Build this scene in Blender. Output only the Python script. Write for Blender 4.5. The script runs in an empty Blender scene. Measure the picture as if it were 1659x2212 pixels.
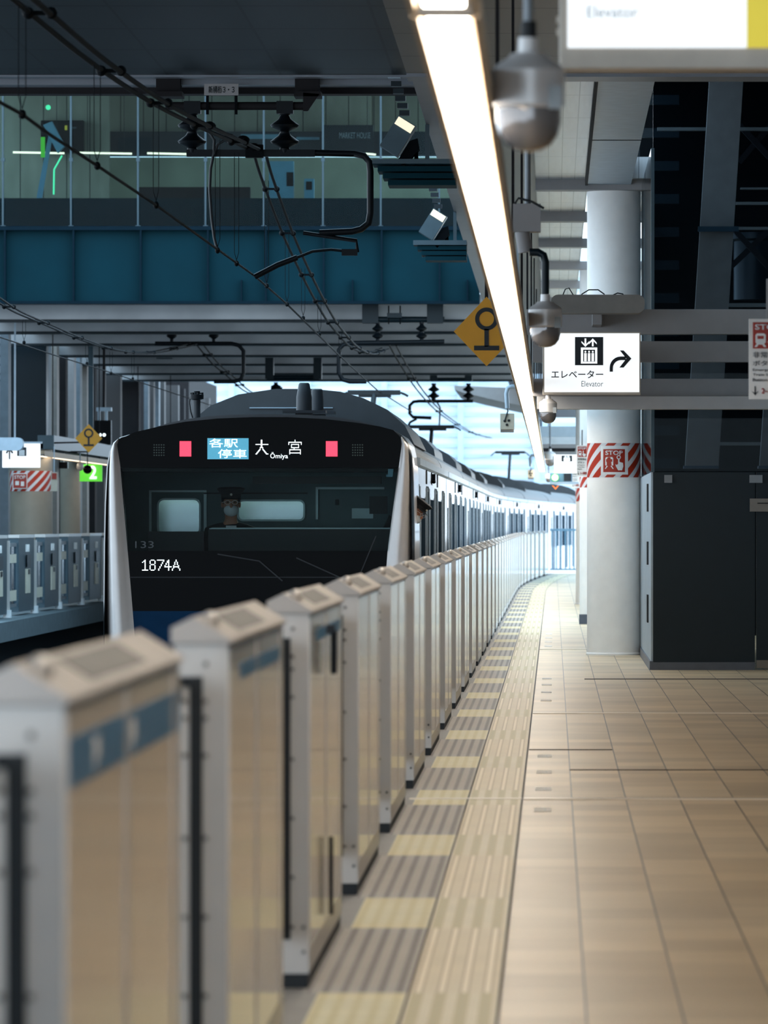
import bpy, bmesh, math, random
from mathutils import Vector, Matrix
random.seed(7)
S = bpy.context.scene
C = S.collection
# ------------------------------------------------------------------ camera
FPX, HC, VX, VY = 13600.0, 1.5, 1195.0, 1130.0
cd = bpy.data.cameras.new('camera'); cam = bpy.data.objects.new('camera', cd); C.objects.link(cam)
cam.location = (0, 0, HC); cam.rotation_euler = (math.pi/2, 0, 0)
cd.sensor_fit = 'VERTICAL'; cd.sensor_height = 36; cd.sensor_width = 27
cd.lens = FPX/2212*36
cd.shift_x = -(VX-829.5)/2212; cd.shift_y = (VY-1106)/2212
cd.clip_start = 0.5; cd.clip_end = 2000
cd.dof.use_dof = True; cd.dof.focus_distance = 60; cd.dof.aperture_fstop = 0.221/0.030
S.camera = cam
# ------------------------------------------------------------------ world
wd = bpy.data.worlds.new('sky'); S.world = wd; wd.use_nodes = True
nt = wd.node_tree; nt.nodes.clear()
wo = nt.nodes.new('ShaderNodeOutputWorld'); bg = nt.nodes.new('ShaderNodeBackground')
tc = nt.nodes.new('ShaderNodeTexCoord'); sx = nt.nodes.new('ShaderNodeSeparateXYZ'); cr = nt.nodes.new('ShaderNodeValToRGB')
nt.links.new(tc.outputs['Generated'], sx.inputs[0]); nt.links.new(sx.outputs['Z'], cr.inputs[0])
cr.color_ramp.elements[0].position = 0.0; cr.color_ramp.elements[0].color = (0.73, 0.87, 1.0, 1)
cr.color_ramp.elements[1].position = 0.6; cr.color_ramp.elements[1].color = (0.46, 0.76, 1.0, 1)
nt.links.new(cr.outputs[0], bg.inputs[0]); bg.inputs[1].default_value = 2.3
nt.links.new(bg.outputs[0], wo.inputs[0])
S.view_settings.view_transform = 'Standard'; S.view_settings.look = 'None'
S.view_settings.exposure = 0.45; S.view_settings.gamma = 1.0; S.view_settings.use_curve_mapping = False
S.cycles.max_bounces = 7; S.cycles.transparent_max_bounces = 12; S.cycles.sample_clamp_indirect = 4.0
STRIP_POWER = 17.0
# ------------------------------------------------------------------ helpers
def PX(px, d): return (px-VX)*d/FPX
def PZ(py, d): return HC-(py-VY)*d/FPX
def W(px, py, d): return Vector((PX(px, d), d, PZ(py, d)))
def bend(y): return max(0.0, y-135.0)**2/3300.0
def srgb(c):
    return tuple(((v/255)/12.92 if v/255 <= .04045 else (((v/255)+.055)/1.055)**2.4) for v in c)
MATS = {}
def mat(name, rgb=(200, 200, 200), rough=.5, metal=0.0, emit=0.0, vary=.12, scale=6.0, spec=.5, bump=0.0, coat=0.0):
    if name in MATS: return MATS[name]
    m = bpy.data.materials.new(name); m.use_nodes = True; n = m.node_tree.nodes; l = m.node_tree.links
    b = n['Principled BSDF']; col = srgb(rgb)
    t = n.new('ShaderNodeTexCoord'); no = n.new('ShaderNodeTexNoise'); no.inputs['Scale'].default_value = scale; no.inputs['Detail'].default_value = 4
    l.new(t.outputs['Object'], no.inputs['Vector'])
    r = n.new('ShaderNodeValToRGB'); r.color_ramp.elements[0].position = .3; r.color_ramp.elements[1].position = .7
    r.color_ramp.elements[0].color = tuple(c*(1-vary) for c in col)+(1,); r.color_ramp.elements[1].color = tuple(min(1, c*(1+vary*.6)) for c in col)+(1,)
    l.new(no.outputs['Fac'], r.inputs[0]); l.new(r.outputs[0], b.inputs['Base Color'])
    b.inputs['Roughness'].default_value = rough; b.inputs['Metallic'].default_value = metal
    b.inputs['Specular IOR Level'].default_value = spec; b.inputs['Coat Weight'].default_value = coat
    if emit: l.new(r.outputs[0], b.inputs['Emission Color']); b.inputs['Emission Strength'].default_value = emit
    if bump:
        bu = n.new('ShaderNodeBump'); bu.inputs['Strength'].default_value = bump; l.new(no.outputs['Fac'], bu.inputs['Height']); l.new(bu.outputs[0], b.inputs['Normal'])
    MATS[name] = m; return m
def glassmat(name, tint=(200, 220, 225), trans=.85, rough=.02, ior=1.45):
    m = bpy.data.materials.new(name); m.use_nodes = True; n = m.node_tree.nodes; l = m.node_tree.links; n.clear()
    o = n.new('ShaderNodeOutputMaterial'); tr = n.new('ShaderNodeBsdfTransparent'); gl = n.new('ShaderNodeBsdfGlossy'); mx = n.new('ShaderNodeMixShader')
    tr.inputs[0].default_value = tuple(c*trans for c in srgb(tint))+(1,); gl.inputs['Roughness'].default_value = rough
    fr = n.new('ShaderNodeFresnel'); fr.inputs[0].default_value = ior
    l.new(fr.outputs[0], mx.inputs[0]); l.new(tr.outputs[0], mx.inputs[1]); l.new(gl.outputs[0], mx.inputs[2]); l.new(mx.outputs[0], o.inputs[0])
    MATS[name] = m; return m
class NB:   # small node builder for procedural floors
    def __init__(s, name, rough=.5, metal=0, coord='Object'):
        s.m = bpy.data.materials.new(name); s.m.use_nodes = True; s.n = s.m.node_tree.nodes; s.l = s.m.node_tree.links
        s.b = s.n['Principled BSDF']; s.b.inputs['Roughness'].default_value = rough; s.b.inputs['Metallic'].default_value = metal
        t = s.n.new('ShaderNodeTexCoord'); x = s.n.new('ShaderNodeSeparateXYZ')
        if coord == 'World':
            g = s.n.new('ShaderNodeNewGeometry'); s.vec = g.outputs['Position']
        else: s.vec = t.outputs[coord]
        s.l.new(s.vec, x.inputs[0]); s.x, s.y, s.z = x.outputs; MATS[name] = s.m
    def f(s, op, a, b=0.0, c=0.0):
        q = s.n.new('ShaderNodeMath'); q.operation = op
        for i, v in enumerate((a, b, c)):
            if isinstance(v, (int, float)): q.inputs[i].default_value = v
            else: s.l.new(v, q.inputs[i])
        return q.outputs[0]
    def comb(s, a, b, c=0.0):
        q = s.n.new('ShaderNodeCombineXYZ')
        for i, v in enumerate((a, b, c)):
            if isinstance(v, (int, float)): q.inputs[i].default_value = v
            else: s.l.new(v, q.inputs[i])
        return q.outputs[0]
    def noise(s, vec, scale, detail=3):
        q = s.n.new('ShaderNodeTexNoise'); q.inputs['Scale'].default_value = scale; q.inputs['Detail'].default_value = detail; s.l.new(vec, q.inputs['Vector']); return q.outputs['Fac']
    def white(s, vec):
        q = s.n.new('ShaderNodeTexWhiteNoise'); s.l.new(vec, q.inputs['Vector']); return q.outputs['Value']
    def mix(s, fac, a, b):
        q = s.n.new('ShaderNodeMix'); q.data_type = 'RGBA'
        for i, v in ((0, fac), (6, a), (7, b)):
            if isinstance(v, (int, float)): q.inputs[i].default_value = v
            elif isinstance(v, tuple): q.inputs[i].default_value = (srgb(v)+(1,))
            else: s.l.new(v, q.inputs[i])
        return q.outputs[2]
    def done(s, c): s.l.new(c, s.b.inputs['Base Color']); return s.m
ORG = {}
def org(o):
    return ORG.get(o.name, Vector((0, 0, 0)))
class MB:
    def __init__(s): s.v = []; s.f = []; s.uv = {}; s.smooth = set()
    def add(s, vs, fs, smooth=False):
        k = len(s.v); s.v += [Vector(v) for v in vs]
        for f in fs:
            if smooth: s.smooth.add(len(s.f))
            s.f.append(tuple(i+k for i in f))
        return s
    def box(s, x0, x1, y0, y1, z0, z1):
        v = [(x, y, z) for z in (z0, z1) for y in (y0, y1) for x in (x0, x1)]
        return s.add(v, [(0, 2, 3, 1), (4, 5, 7, 6), (0, 1, 5, 4), (2, 6, 7, 3), (0, 4, 6, 2), (1, 3, 7, 5)])
    def rbox(s, x0, x1, y0, y1, z0, z1, r=.01, n=3):   # box with rounded corners in the x-z outline
        pts = []
        for cx, cz, a0 in ((x1-r, z1-r, 0), (x0+r, z1-r, 90), (x0+r, z0+r, 180), (x1-r, z0+r, 270)):
            for i in range(n+1):
                a = math.radians(a0+90*i/n); pts.append((cx+r*math.cos(a), cz+r*math.sin(a)))
        return s.prism(pts, y0, y1)
    def prism(s, pts, y0, y1, smooth=False):     # outline in x-z extruded along y
        n = len(pts); a = sum(pts[i][0]*pts[(i+1) % n][1]-pts[(i+1) % n][0]*pts[i][1] for i in range(n))
        if a < 0: pts = pts[::-1]
        v = [(p[0], y0, p[1]) for p in pts]+[(p[0], y1, p[1]) for p in pts]
        s.add(v, [tuple(range(n)), tuple(range(2*n-1, n-1, -1))])
        return s.add(v, [(i, i+n, (i+1) % n+n, (i+1) % n) for i in range(n)], smooth)
    def pxprism(s, pts, d, th=.01): return s.prism([(PX(a, d), PZ(b, d)) for a, b in pts], d, d+th)
    def pxbox(s, x0, x1, y0, y1, d, th=.02): return s.box(PX(x0, d), PX(x1, d), d, d+th, PZ(y1, d), PZ(y0, d))
    def tube(s, pts, r, n=8, caps=True, r2=None):
        pts = [Vector(p) for p in pts]; k = len(pts); vs = []; up = None
        for i, p in enumerate(pts):
            t = (pts[min(i+1, k-1)]-pts[max(i-1, 0)]).normalized()
            if up is None: up = t.orthogonal().normalized()
            up = (up-t*up.dot(t)).normalized(); w = t.cross(up)
            rr = r if r2 is None else r+(r2-r)*i/(k-1)
            vs += [p+(up*math.cos(a)+w*math.sin(a))*rr for a in (2*math.pi*j/n for j in range(n))]
        fs = [(i*n+j, i*n+(j+1) % n, (i+1)*n+(j+1) % n, (i+1)*n+j) for i in range(k-1) for j in range(n)]
        s.add(vs, fs, True)
        if caps: s.add(vs[:n], [tuple(range(n-1, -1, -1))]); s.add(vs[-n:], [tuple(range(n))])
        return s
    def lathe(s, c, prof, n=24, smooth=True):    # prof = [(r,z)...] around a vertical axis at c; sharp profile corners stay sharp
        c = Vector(c); ring = lambda r, z: [c+Vector((r*math.cos(2*math.pi*j/n), r*math.sin(2*math.pi*j/n), z)) for j in range(n)]
        runs = [[prof[0]]]
        for i in range(1, len(prof)):
            runs[-1].append(prof[i])
            if i < len(prof)-1:
                u = Vector((prof[i][0]-prof[i-1][0], prof[i][1]-prof[i-1][1])); w = Vector((prof[i+1][0]-prof[i][0], prof[i+1][1]-prof[i][1]))
                if u.length > 1e-6 and w.length > 1e-6 and u.angle(w) > .5: runs.append([prof[i]])
        for run in runs:
            vs = []
            for r, z in run: vs += ring(r, z)
            s.add(vs, [(i*n+j, i*n+(j+1) % n, (i+1)*n+(j+1) % n, (i+1)*n+j) for i in range(len(run)-1) for j in range(n)], smooth)
        s.add(ring(*prof[0]), [tuple(range(n-1, -1, -1))]); s.add(ring(*prof[-1]), [tuple(range(n))]); return s
    def disc_y(s, c, r, th, n=24, rin=0):      # disc (or ring) facing -y
        c = Vector(c); P = lambda rr, y, j: (c.x+rr*math.cos(2*math.pi*j/n), c.y+y, c.z+rr*math.sin(2*math.pi*j/n))
        if rin == 0: return s.prism([(c.x+r*math.cos(2*math.pi*j/n), c.z+r*math.sin(2*math.pi*j/n)) for j in range(n)], c.y, c.y+th)
        v = [P(r, 0, j) for j in range(n)]+[P(rin, 0, j) for j in range(n)]+[P(r, th, j) for j in range(n)]+[P(rin, th, j) for j in range(n)]
        fs = []
        for j in range(n):
            k = (j+1) % n; fs += [(j, k, n+k, n+j), (2*n+k, 2*n+j, 3*n+j, 3*n+k), (k, j, 2*n+j, 2*n+k), (n+j, n+k, 3*n+k, 3*n+j)]
        return s.add(v, fs)
    def ball(s, c, r, sz=(1, 1, 1), n=14, m=9):
        vs = []; c = Vector(c)
        for i in range(m+1):
            a = math.pi*i/m-math.pi/2
            vs += [c+Vector((r*sz[0]*math.cos(a)*math.cos(2*math.pi*j/n), r*sz[1]*math.cos(a)*math.sin(2*math.pi*j/n), r*sz[2]*math.sin(a))) for j in range(n)]
        return s.add(vs, [(i*n+j, i*n+(j+1) % n, (i+1)*n+(j+1) % n, (i+1)*n+j) for i in range(m) for j in range(n)], True)
    def bar(s, a, b, w, h=None):
        a = Vector(a); b = Vector(b); h = h or w; t = (b-a).normalized(); u = t.cross(Vector((0, 0, 1)))
        u = Vector((0, 1, 0)).cross(t).normalized() if u.length < .01 else u.normalized()
        q = t.cross(u); vs = [p+u*w/2*i+q*h/2*j for p in (a, b) for i, j in ((-1, -1), (1, -1), (1, 1), (-1, 1))]
        return s.add(vs, [(0, 1, 2, 3), (7, 6, 5, 4), (0, 4, 5, 1), (1, 5, 6, 2), (2, 6, 7, 3), (3, 7, 4, 0)])
    def build(s, name, m, parent=None, uvf=None, bevel=0):
        if parent is not None: o0 = org(parent)
        else:
            xs = [v.x for v in s.v]; ys = [v.y for v in s.v]; zs = [v.z for v in s.v]
            o0 = Vector(((min(xs)+max(xs))/2, (min(ys)+max(ys))/2, min(zs)))
        me = bpy.data.meshes.new(name); me.from_pydata([tuple(v-o0) for v in s.v], [], s.f)
        if uvf:
            ul = me.uv_layers.new(name='UVMap')
            for lp in me.loops: ul.data[lp.index].uv = uvf(s.v[lp.vertex_index])
        for i in s.smooth: me.polygons[i].use_smooth = True
        me.materials.append(MATS[m] if isinstance(m, str) else m)
        b = bmesh.new(); b.from_mesh(me); bmesh.ops.recalc_face_normals(b, faces=b.faces); b.to_mesh(me); b.free()
        o = bpy.data.objects.new(name, me); C.objects.link(o)
        if parent is not None: o.parent = parent
        else: o.location = o0
        ORG[o.name] = o0
        if bevel:
            bm = o.modifiers.new('bevel', 'BEVEL'); bm.width = bevel; bm.segments = 2; bm.limit_method = 'ANGLE'
        return o
def tag(o, label, cat, group=None, kind=None):
    o['label'] = label; o['category'] = cat
    if group: o['group'] = group
    if kind: o['kind'] = kind
    return o
def struct(o, label=None):
    o['kind'] = 'structure'
    if label: o['label'] = label
    return o
def thing(name, loc, label, cat, group=None):
    o = bpy.data.objects.new(name, None); C.objects.link(o); o.location = loc; o.empty_display_size = .1
    ORG[o.name] = Vector(loc); return tag(o, label, cat, group)
def copy_tree(o, parent=None):
    c = o.copy(); C.objects.link(c); ORG[c.name] = org(o)
    if parent is not None: c.parent = parent
    for ch in [x for x in list(C.objects) if x.parent == o]: copy_tree(ch, c)
    return c
def text(name, s, m, parent, cx, cz, y, h, w=None, depth=.002, bendto=None, cent=True, bold=0.0):
    cu = bpy.data.curves.new(name, 'FONT'); cu.body = s; cu.size = 1; cu.resolution_u = 3; cu.offset = bold
    t = bpy.data.objects.new('tmp', cu); C.objects.link(t)
    dg = bpy.context.evaluated_depsgraph_get(); dg.update(); me = bpy.data.meshes.new_from_object(t.evaluated_get(dg))
    bpy.data.objects.remove(t); bpy.data.curves.remove(cu)
    xs = [v.co.x for v in me.vertices]; ys = [v.co.y for v in me.vertices]
    if not xs: return None
    x0, x1, y0, y1 = min(xs), max(xs), min(ys), max(ys); sc = h/(y1-y0); sw = (w/(x1-x0)) if w else sc
    b = bmesh.new(); b.from_mesh(me); r = bmesh.ops.extrude_face_region(b, geom=b.faces[:])
    for v in r['geom']:
        if isinstance(v, bmesh.types.BMVert): v.co.z += 1
    o0 = org(parent)
    for v in b.verts:
        X = cx+(v.co.x-(x0+x1)/2)*sw; Z = cz+(v.co.y-(y0+y1)/2)*sc; Y = y-v.co.z*depth
        if bendto:
            bx, by, R = bendto; a = (X-bx)/R; rr = R+v.co.z*depth; X = bx+math.sin(a)*rr; Y = by-math.cos(a)*rr
        v.co = Vector((X, Y, Z))-o0
    bmesh.ops.recalc_face_normals(b, faces=b.faces); b.to_mesh(me); b.free()
    me.materials.clear(); me.materials.append(MATS[m]); me.name = name
    o = bpy.data.objects.new(name, me); C.objects.link(o); o.parent = parent; ORG[o.name] = o0
    return o
def pxtext(name, s, m, parent, x0, x1, y0, y1, d, bold=0.0, depth=.003):
    return text(name, s, m, parent, PX((x0+x1)/2, d), PZ((y0+y1)/2, d), d, (y1-y0)*d/FPX, (x1-x0)*d/FPX, depth, bold=bold)
# ------------------------------------------------------------------ materials
mat('white_paint', (192, 185, 179), .35, vary=.05, coat=.2); mat('cream_column', (248, 244, 240), .45, vary=.04)
mat('stainless', (240, 232, 224), .1, .36, vary=.05, scale=3); mat('dark_rubber', (9, 15, 20), .6); mat('grey_metal', (120, 125, 130), .4, .4)
mat('bolt_metal', (110, 105, 100), .35, .8); mat('top_panel', (104, 101, 100), .6, 0, spec=.15); mat('blue_reflection', (56, 116, 156), .4, vary=.25, scale=9)
mat('white_print', (235, 235, 235), .5); mat('black_print', (14, 24, 32), .5); mat('grey_print', (170, 178, 182), .5); mat('red_print', (166, 40, 16), .45, vary=.08)
mat('silver_dome', (222, 218, 216), .3, .2); mat('dome_glass', (112, 108, 108), .05, .3, coat=1); mat('dark_cable', (12, 20, 26), .5)
mat('wire', (7, 11, 15), .7, 0, spec=.1); mat('insulator', (9, 16, 22), .45, spec=.2); mat('girder_teal', (4, 45, 55), .6, 0, spec=.08, vary=.12, scale=1.2)
mat('girder_rib', (5, 28, 39), .6, 0, spec=.08); mat('ceiling_grey', (120, 118, 116), .5); mat('beam_grey', (146, 142, 142), .5, vary=.06)
mat('warm_grey', (128, 122, 116), .5); mat('soffit', (118, 122, 130), .4, .2, vary=.1, scale=2); mat('dark_void', (5, 9, 13), .8, spec=.1)
mat('dark_panel', (8, 26, 34), .35, vary=.08, spec=.25); mat('plinth', (84, 90, 102), .4); mat('track_bed', (20, 24, 28), .9, bump=.5, scale=25, vary=.5)
mat('rail', (90, 84, 80), .3, .8); mat('concrete_edge', (84, 94, 98), .7, vary=.2); mat('train_silver', (184, 188, 193), .24, .85, vary=.04, scale=2)
mat('train_roof', (84, 85, 88), .5, .2, vary=.12, scale=3); mat('ac_grey', (58, 60, 63), .5, .1); mat('ac_dark', (34, 38, 44), .5)
mat('train_black', (4, 6, 9), .3, vary=.1, spec=.08); mat('train_glass', (40, 52, 62), .6, 0, spec=0); mat('door_recess', (96, 106, 114), .6, 0, spec=0); mat('pier_pale', (112, 122, 130), .5, spec=.2); mat('train_pillar', (212, 204, 200), .3, .1, vary=.04, coat=.3)
mat('train_blue', (6, 50, 84), .5, spec=.1); mat('cab_wall', (86, 108, 110), .5); mat('cab_dark', (14, 20, 22), .5); mat('cab_frame', (186, 204, 204), .4, .3)
mat('saloon_wall', (150, 175, 170), .5); mat('uniform', (14, 17, 22), .7); mat('skin', (190, 132, 104), .5); mat('mask_white', (225, 228, 230), .6)
mat('yellow_sign', (226, 158, 22), .45, vary=.06); mat('canopy_under', (152, 155, 158), .3, .35, vary=.45, scale=.5); mat('brown_wall', (66, 62, 62), .6, vary=.2, scale=.7)
mat('pale_steel', (165, 180, 192), .4, .2); mat('dark_brown', (34, 32, 34), .7, spec=.15); mat('concourse_wall', (176, 178, 152), .6, vary=.25, scale=1.2)
mat('concourse_dark', (10, 26, 36), .4); mat('kiosk_blue', (120, 170, 190), .5); mat('silver_ceiling', (196, 202, 208), .4, .25, vary=.12, scale=4)
mat('facade_white', (236, 242, 246), .6, vary=.05, scale=.3); mat('facade_blue', (186, 208, 226), .5, vary=.3, scale=.4); mat('box_beige', (206, 196, 176), .5)
mat('lamp_tube', (255, 246, 230), emit=STRIP_POWER, vary=.01); mat('dim_tube', (255, 240, 215), emit=4.5, vary=.01); mat('warm_column', (158, 146, 130), .5, vary=.05); mat('beam_light', (172, 170, 170), .5, vary=.06); mat('hall_beam', (160, 142, 132), .6, spec=.2); mat('cap_paint', (182, 175, 170), .65, spec=.2); mat('lamp_house', (172, 150, 124), .5, .3); mat('sign_lit', (243, 247, 250), emit=.66, vary=.01)
mat('sign_yellow_lit', (226, 206, 70), emit=.4, vary=.02); mat('sign_frame', (170, 160, 148), .4, .4); mat('led_white', (235, 250, 255), emit=1.6, vary=.02)
mat('led_blue', (92, 176, 205), emit=.5, vary=.15, scale=300); mat('led_red', (255, 60, 84), emit=1.5, vary=.3, scale=160); mat('led_off', (70, 80, 74), .4); mat('dim_print', (84, 90, 94), .5)
mat('green_lit', (96, 214, 60), emit=.5, vary=.02); mat('saloon_lamp', (210, 250, 240), emit=7, vary=.01); mat('cab_fill_lamp', (190, 255, 245), emit=16.0, vary=.01)
mat('vending_lit', (120, 190, 220), emit=.8, vary=.6, scale=6); mat('neon_green', (90, 240, 170), emit=1.6, vary=.02); mat('orange_mark', (245, 120, 50), emit=.5, vary=.02)
mat('railing_blue', (120, 160, 185), .4, .3); mat('sticker', (240, 236, 232), .7, spec=.1); mat('joint_metal', (240, 226, 206), .4, 0); mat('joint_dark', (58, 50, 44), .7)
mat('handle_metal', (14, 18, 24), .3, .5); mat('cold_tube', (255, 240, 210), emit=2.5, vary=.01); mat('flood_grey', (58, 77, 86), .4, .3); mat('flood_lens', (236, 226, 196), emit=.7, vary=.02)
glassmat('windshield_glass', (226, 234, 235), .94, ior=1.08); glassmat('bridge_glass', (196, 214, 216), .92, ior=1.15); glassmat('door_glass', (170, 205, 225), .92, .05); glassmat('hall_glass', (190, 205, 215), .9, ior=1.12)
# floor tiles (0.294 wide, laid lengthwise)
b = NB('floor_tiles', .42, coord='World')
col = b.f('DIVIDE', b.f('SUBTRACT', b.x, .101), .294); ci = b.f('FLOOR', col); cf = b.f('FRACT', col)
rowoff = b.white(b.comb(ci, 3.0)); ry = b.f('ADD', b.f('DIVIDE', b.y, .6), rowoff); ri = b.f('FLOOR', ry); rf = b.f('FRACT', ry)
tv = b.white(b.comb(ci, ri)); nz = b.noise(b.vec, 1.1, 4); nz2 = b.noise(b.comb(b.x, b.f('MULTIPLY', b.y, .5)), .5, 2)
v = b.f('ADD', b.f('MULTIPLY', tv, .35), b.f('ADD', b.f('MULTIPLY', nz, .5), b.f('MULTIPLY', nz2, .5)))
c0 = b.mix(b.f('MULTIPLY', v, 1.0), (130, 109, 82), (214, 189, 154))
lx = b.f('LESS_THAN', b.f('ABSOLUTE', b.f('SUBTRACT', cf, .5)), .488); jl = b.f('SUBTRACT', 1.0, lx)
ly = b.f('LESS_THAN', b.f('ABSOLUTE', b.f('SUBTRACT', rf, .5)), .494); jl2 = b.f('MULTIPLY', b.f('SUBTRACT', 1.0, ly), .35)
b.done(b.mix(b.f('MAXIMUM', jl, jl2), c0, (70, 60, 50)))
def tactile(name, base, dot, pitch=.0588, r=.27, stretch=1.0):
    b = NB(name, .55, coord='UV')
    gx = b.f('SUBTRACT', b.f('FRACT', b.f('DIVIDE', b.x, pitch)), .5); gy = b.f('SUBTRACT', b.f('FRACT', b.f('DIVIDE', b.y, pitch*stretch)), .5)
    dd = b.f('SQRT', b.f('ADD', b.f('MULTIPLY', gx, gx), b.f('MULTIPLY', b.f('MULTIPLY', gy, gy), .3)))
    nzz = b.noise(b.vec, 2.5, 4)
    base2 = b.mix(nzz, tuple(int(c*.88) for c in base), base)
    fac = b.f('LESS_THAN', dd, r); j = b.f('LESS_THAN', b.f('FRACT', b.f('DIVIDE', b.y, .294)), .03)
    return b.done(b.mix(b.f('MULTIPLY', j, .4), b.mix(fac, base2, dot), (90, 80, 66)))
tactile('tactile_grey', (172, 164, 158), (52, 46, 40), r=.24); tactile('tactile_yellow', (234, 220, 178), (206, 190, 138), r=.26)
def bars_mat(name, base, edge, lit, pitch=.0735, w=.16):
    b = NB(name, .5, coord='UV'); g = b.f('FRACT', b.f('DIVIDE', b.x, pitch)); nzz = b.noise(b.vec, 2.0, 4)
    base2 = b.mix(nzz, tuple(int(c*.9) for c in base), base)
    e = b.f('LESS_THAN', b.f('ABSOLUTE', b.f('SUBTRACT', g, .5)), w+.07); i = b.f('LESS_THAN', b.f('ABSOLUTE', b.f('SUBTRACT', g, .5)), w-.05)
    return b.done(b.mix(i, b.mix(e, base2, edge), lit))
bars_mat('tactile_bars', (218, 200, 164), (176, 154, 112), (232, 216, 186)); bars_mat('tactile_wide', (222, 206, 170), (186, 168, 116), (180, 164, 112), w=.2)
# ceiling with joints
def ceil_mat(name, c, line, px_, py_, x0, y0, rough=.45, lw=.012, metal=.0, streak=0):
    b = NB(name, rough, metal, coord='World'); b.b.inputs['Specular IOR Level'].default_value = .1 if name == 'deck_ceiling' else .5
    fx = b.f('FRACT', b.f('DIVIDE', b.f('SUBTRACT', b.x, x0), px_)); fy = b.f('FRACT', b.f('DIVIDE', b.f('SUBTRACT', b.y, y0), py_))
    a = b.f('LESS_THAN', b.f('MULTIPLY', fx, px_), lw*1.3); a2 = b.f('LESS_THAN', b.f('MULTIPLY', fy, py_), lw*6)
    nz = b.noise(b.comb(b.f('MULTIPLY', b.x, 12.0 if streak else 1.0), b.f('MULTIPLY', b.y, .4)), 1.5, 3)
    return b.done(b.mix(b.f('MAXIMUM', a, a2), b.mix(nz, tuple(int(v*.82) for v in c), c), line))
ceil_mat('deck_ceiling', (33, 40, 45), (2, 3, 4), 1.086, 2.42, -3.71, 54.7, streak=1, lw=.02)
ceil_mat('platform_ceiling', (104, 100, 96), (50, 46, 44), 1.0, 2.4, .38, 54)
ceil_mat('panel_ceiling', (204, 208, 212), (120, 126, 132), .145, 3.2, -.2, 54, .3, .008, .3, streak=1)
b = NB('concourse_planks', .7, coord='World'); fx_ = b.f('FRACT', b.f('DIVIDE', b.x, .42)); nn = b.noise(b.comb(b.f('MULTIPLY', b.x, 3.0), 0.0, b.z), 1.3, 4)
b.done(b.mix(b.f('LESS_THAN', fx_, .05), b.mix(nn, (130, 128, 108), (190, 184, 162)), (80, 78, 66)))
# column band stripes
b = NB('stripe_band', .45, coord='UV')
st = b.f('FRACT', b.f('DIVIDE', b.f('SUBTRACT', b.x, b.y), .175))
b.done(b.mix(b.f('LESS_THAN', st, .58), (222, 220, 222), (180, 46, 12)))

# ================================================================== SETTING
# --- main platform floor
def strip(o0, o1, y0, y1, z=0.0, th=.004, follow=True, step=2.0):
    m = MB(); n = max(1, int((y1-y0)/step)) if y1 > 133 else 1
    ys = [y0+(y1-y0)*i/n for i in range(n+1)]
    vs = []
    for y in ys:
        k = bend(y) if follow else 0; vs += [(o0+k, y, z), (o1+k, y, z)]
    m.add(vs, [(2*i, 2*i+1, 2*i+3, 2*i+2) for i in range(n)]); return m
m = MB(); n = 60; ys = [1+(188-1)*i/n for i in range(n+1)]; vs = []
for y in ys: k = bend(y); vs += [(-1.22+k, y, 0), (9, y, 0), (9, y, -.35), (-1.22+k, y, -.35)]
fs = []
for i in range(n):
    for j in range(4): fs.append((4*i+j, 4*i+(j+1) % 4, 4*i+4+(j+1) % 4, 4*i+4+j))
fs += [(0, 1, 2, 3), (4*n, 4*n+3, 4*n+2, 4*n+1)]
m.add(vs, fs); struct(m.build('floor', 'floor_tiles'), 'beige tiled station platform')
PER, CAB0 = 5.08, 0.0
FRONTS = [20.26-5.08*3+5.08*i for i in range(35)]       # y of each cabinet front (5.02, 10.10, ...)
gy, yy, gb, yb = MB(), MB(), MB(), MB()
def addstrip(M, o0, o1, y0, y1, z):
    s = strip(o0, o1, y0, y1, z, step=1.2); M.add(s.v, s.f)
for f in FRONTS:
    a = f-.2; addstrip(gy, -.785, -.4626, a, a+3.2, .004); addstrip(yy, -.748, -.4626, a+3.2, a+PER, .004)
    addstrip(gb, -.4566, -.1736, a, a+3.2, .004); addstrip(yb, -.4566, -.1736, a+3.2, a+PER, .004)
uv = lambda off: (lambda v: (v.x-bend(v.y)-off, v.y))
struct(gy.build('trim_1', 'tactile_grey', uvf=uv(-.4626)), 'grey studded tactile paving beside the platform doors')
struct(yy.build('trim_2', 'tactile_yellow', uvf=uv(-.4626)), 'yellow studded tactile paving in front of the door openings')
struct(gb.build('trim_3', 'tactile_bars', uvf=uv(-.1736)), 'pale yellow tactile paving with raised bars')
struct(yb.build('trim_4', 'tactile_wide', uvf=uv(-.1736)), 'pale yellow tactile paving with wide bars')
m = MB(); s = strip(-.1736, -.163, 1, 187, .005); m.add(s.v, s.f); s = strip(-.466, -.458, 1, 187, .005); m.add(s.v, s.f)
struct(m.build('trim_5', 'joint_dark'), 'dark joint lines along the tactile paving')
m = MB(); s = strip(-1.2, -.748, 1, 187, .003); m.add(s.v, s.f); struct(m.build('trim_6', 'warm_grey'), 'grey strip under the platform doors')
m = MB()
for y in (34.1, 49.5, 74.7): m.box(-.16, 3.2, y, y+.16, .0, .006)
m.box(-.78, -.17, 34.1, 34.2, 0, .008)
struct(m.build('trim_7', 'joint_metal'), 'pale metal expansion joints across the tiles')
m = MB(); m.box(.3, 4, 60.4, 60.5, 0, .006); m.box(.1, 3, 38.2, 38.23, 0, .005); m.box(-.16, .39, 41.6, 41.64, 0, .005); m.box(.1, 1.5, 34.22, 34.28, 0, .006)
struct(m.build('trim_8', 'joint_dark'), 'dark joints across the tiles')
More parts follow.
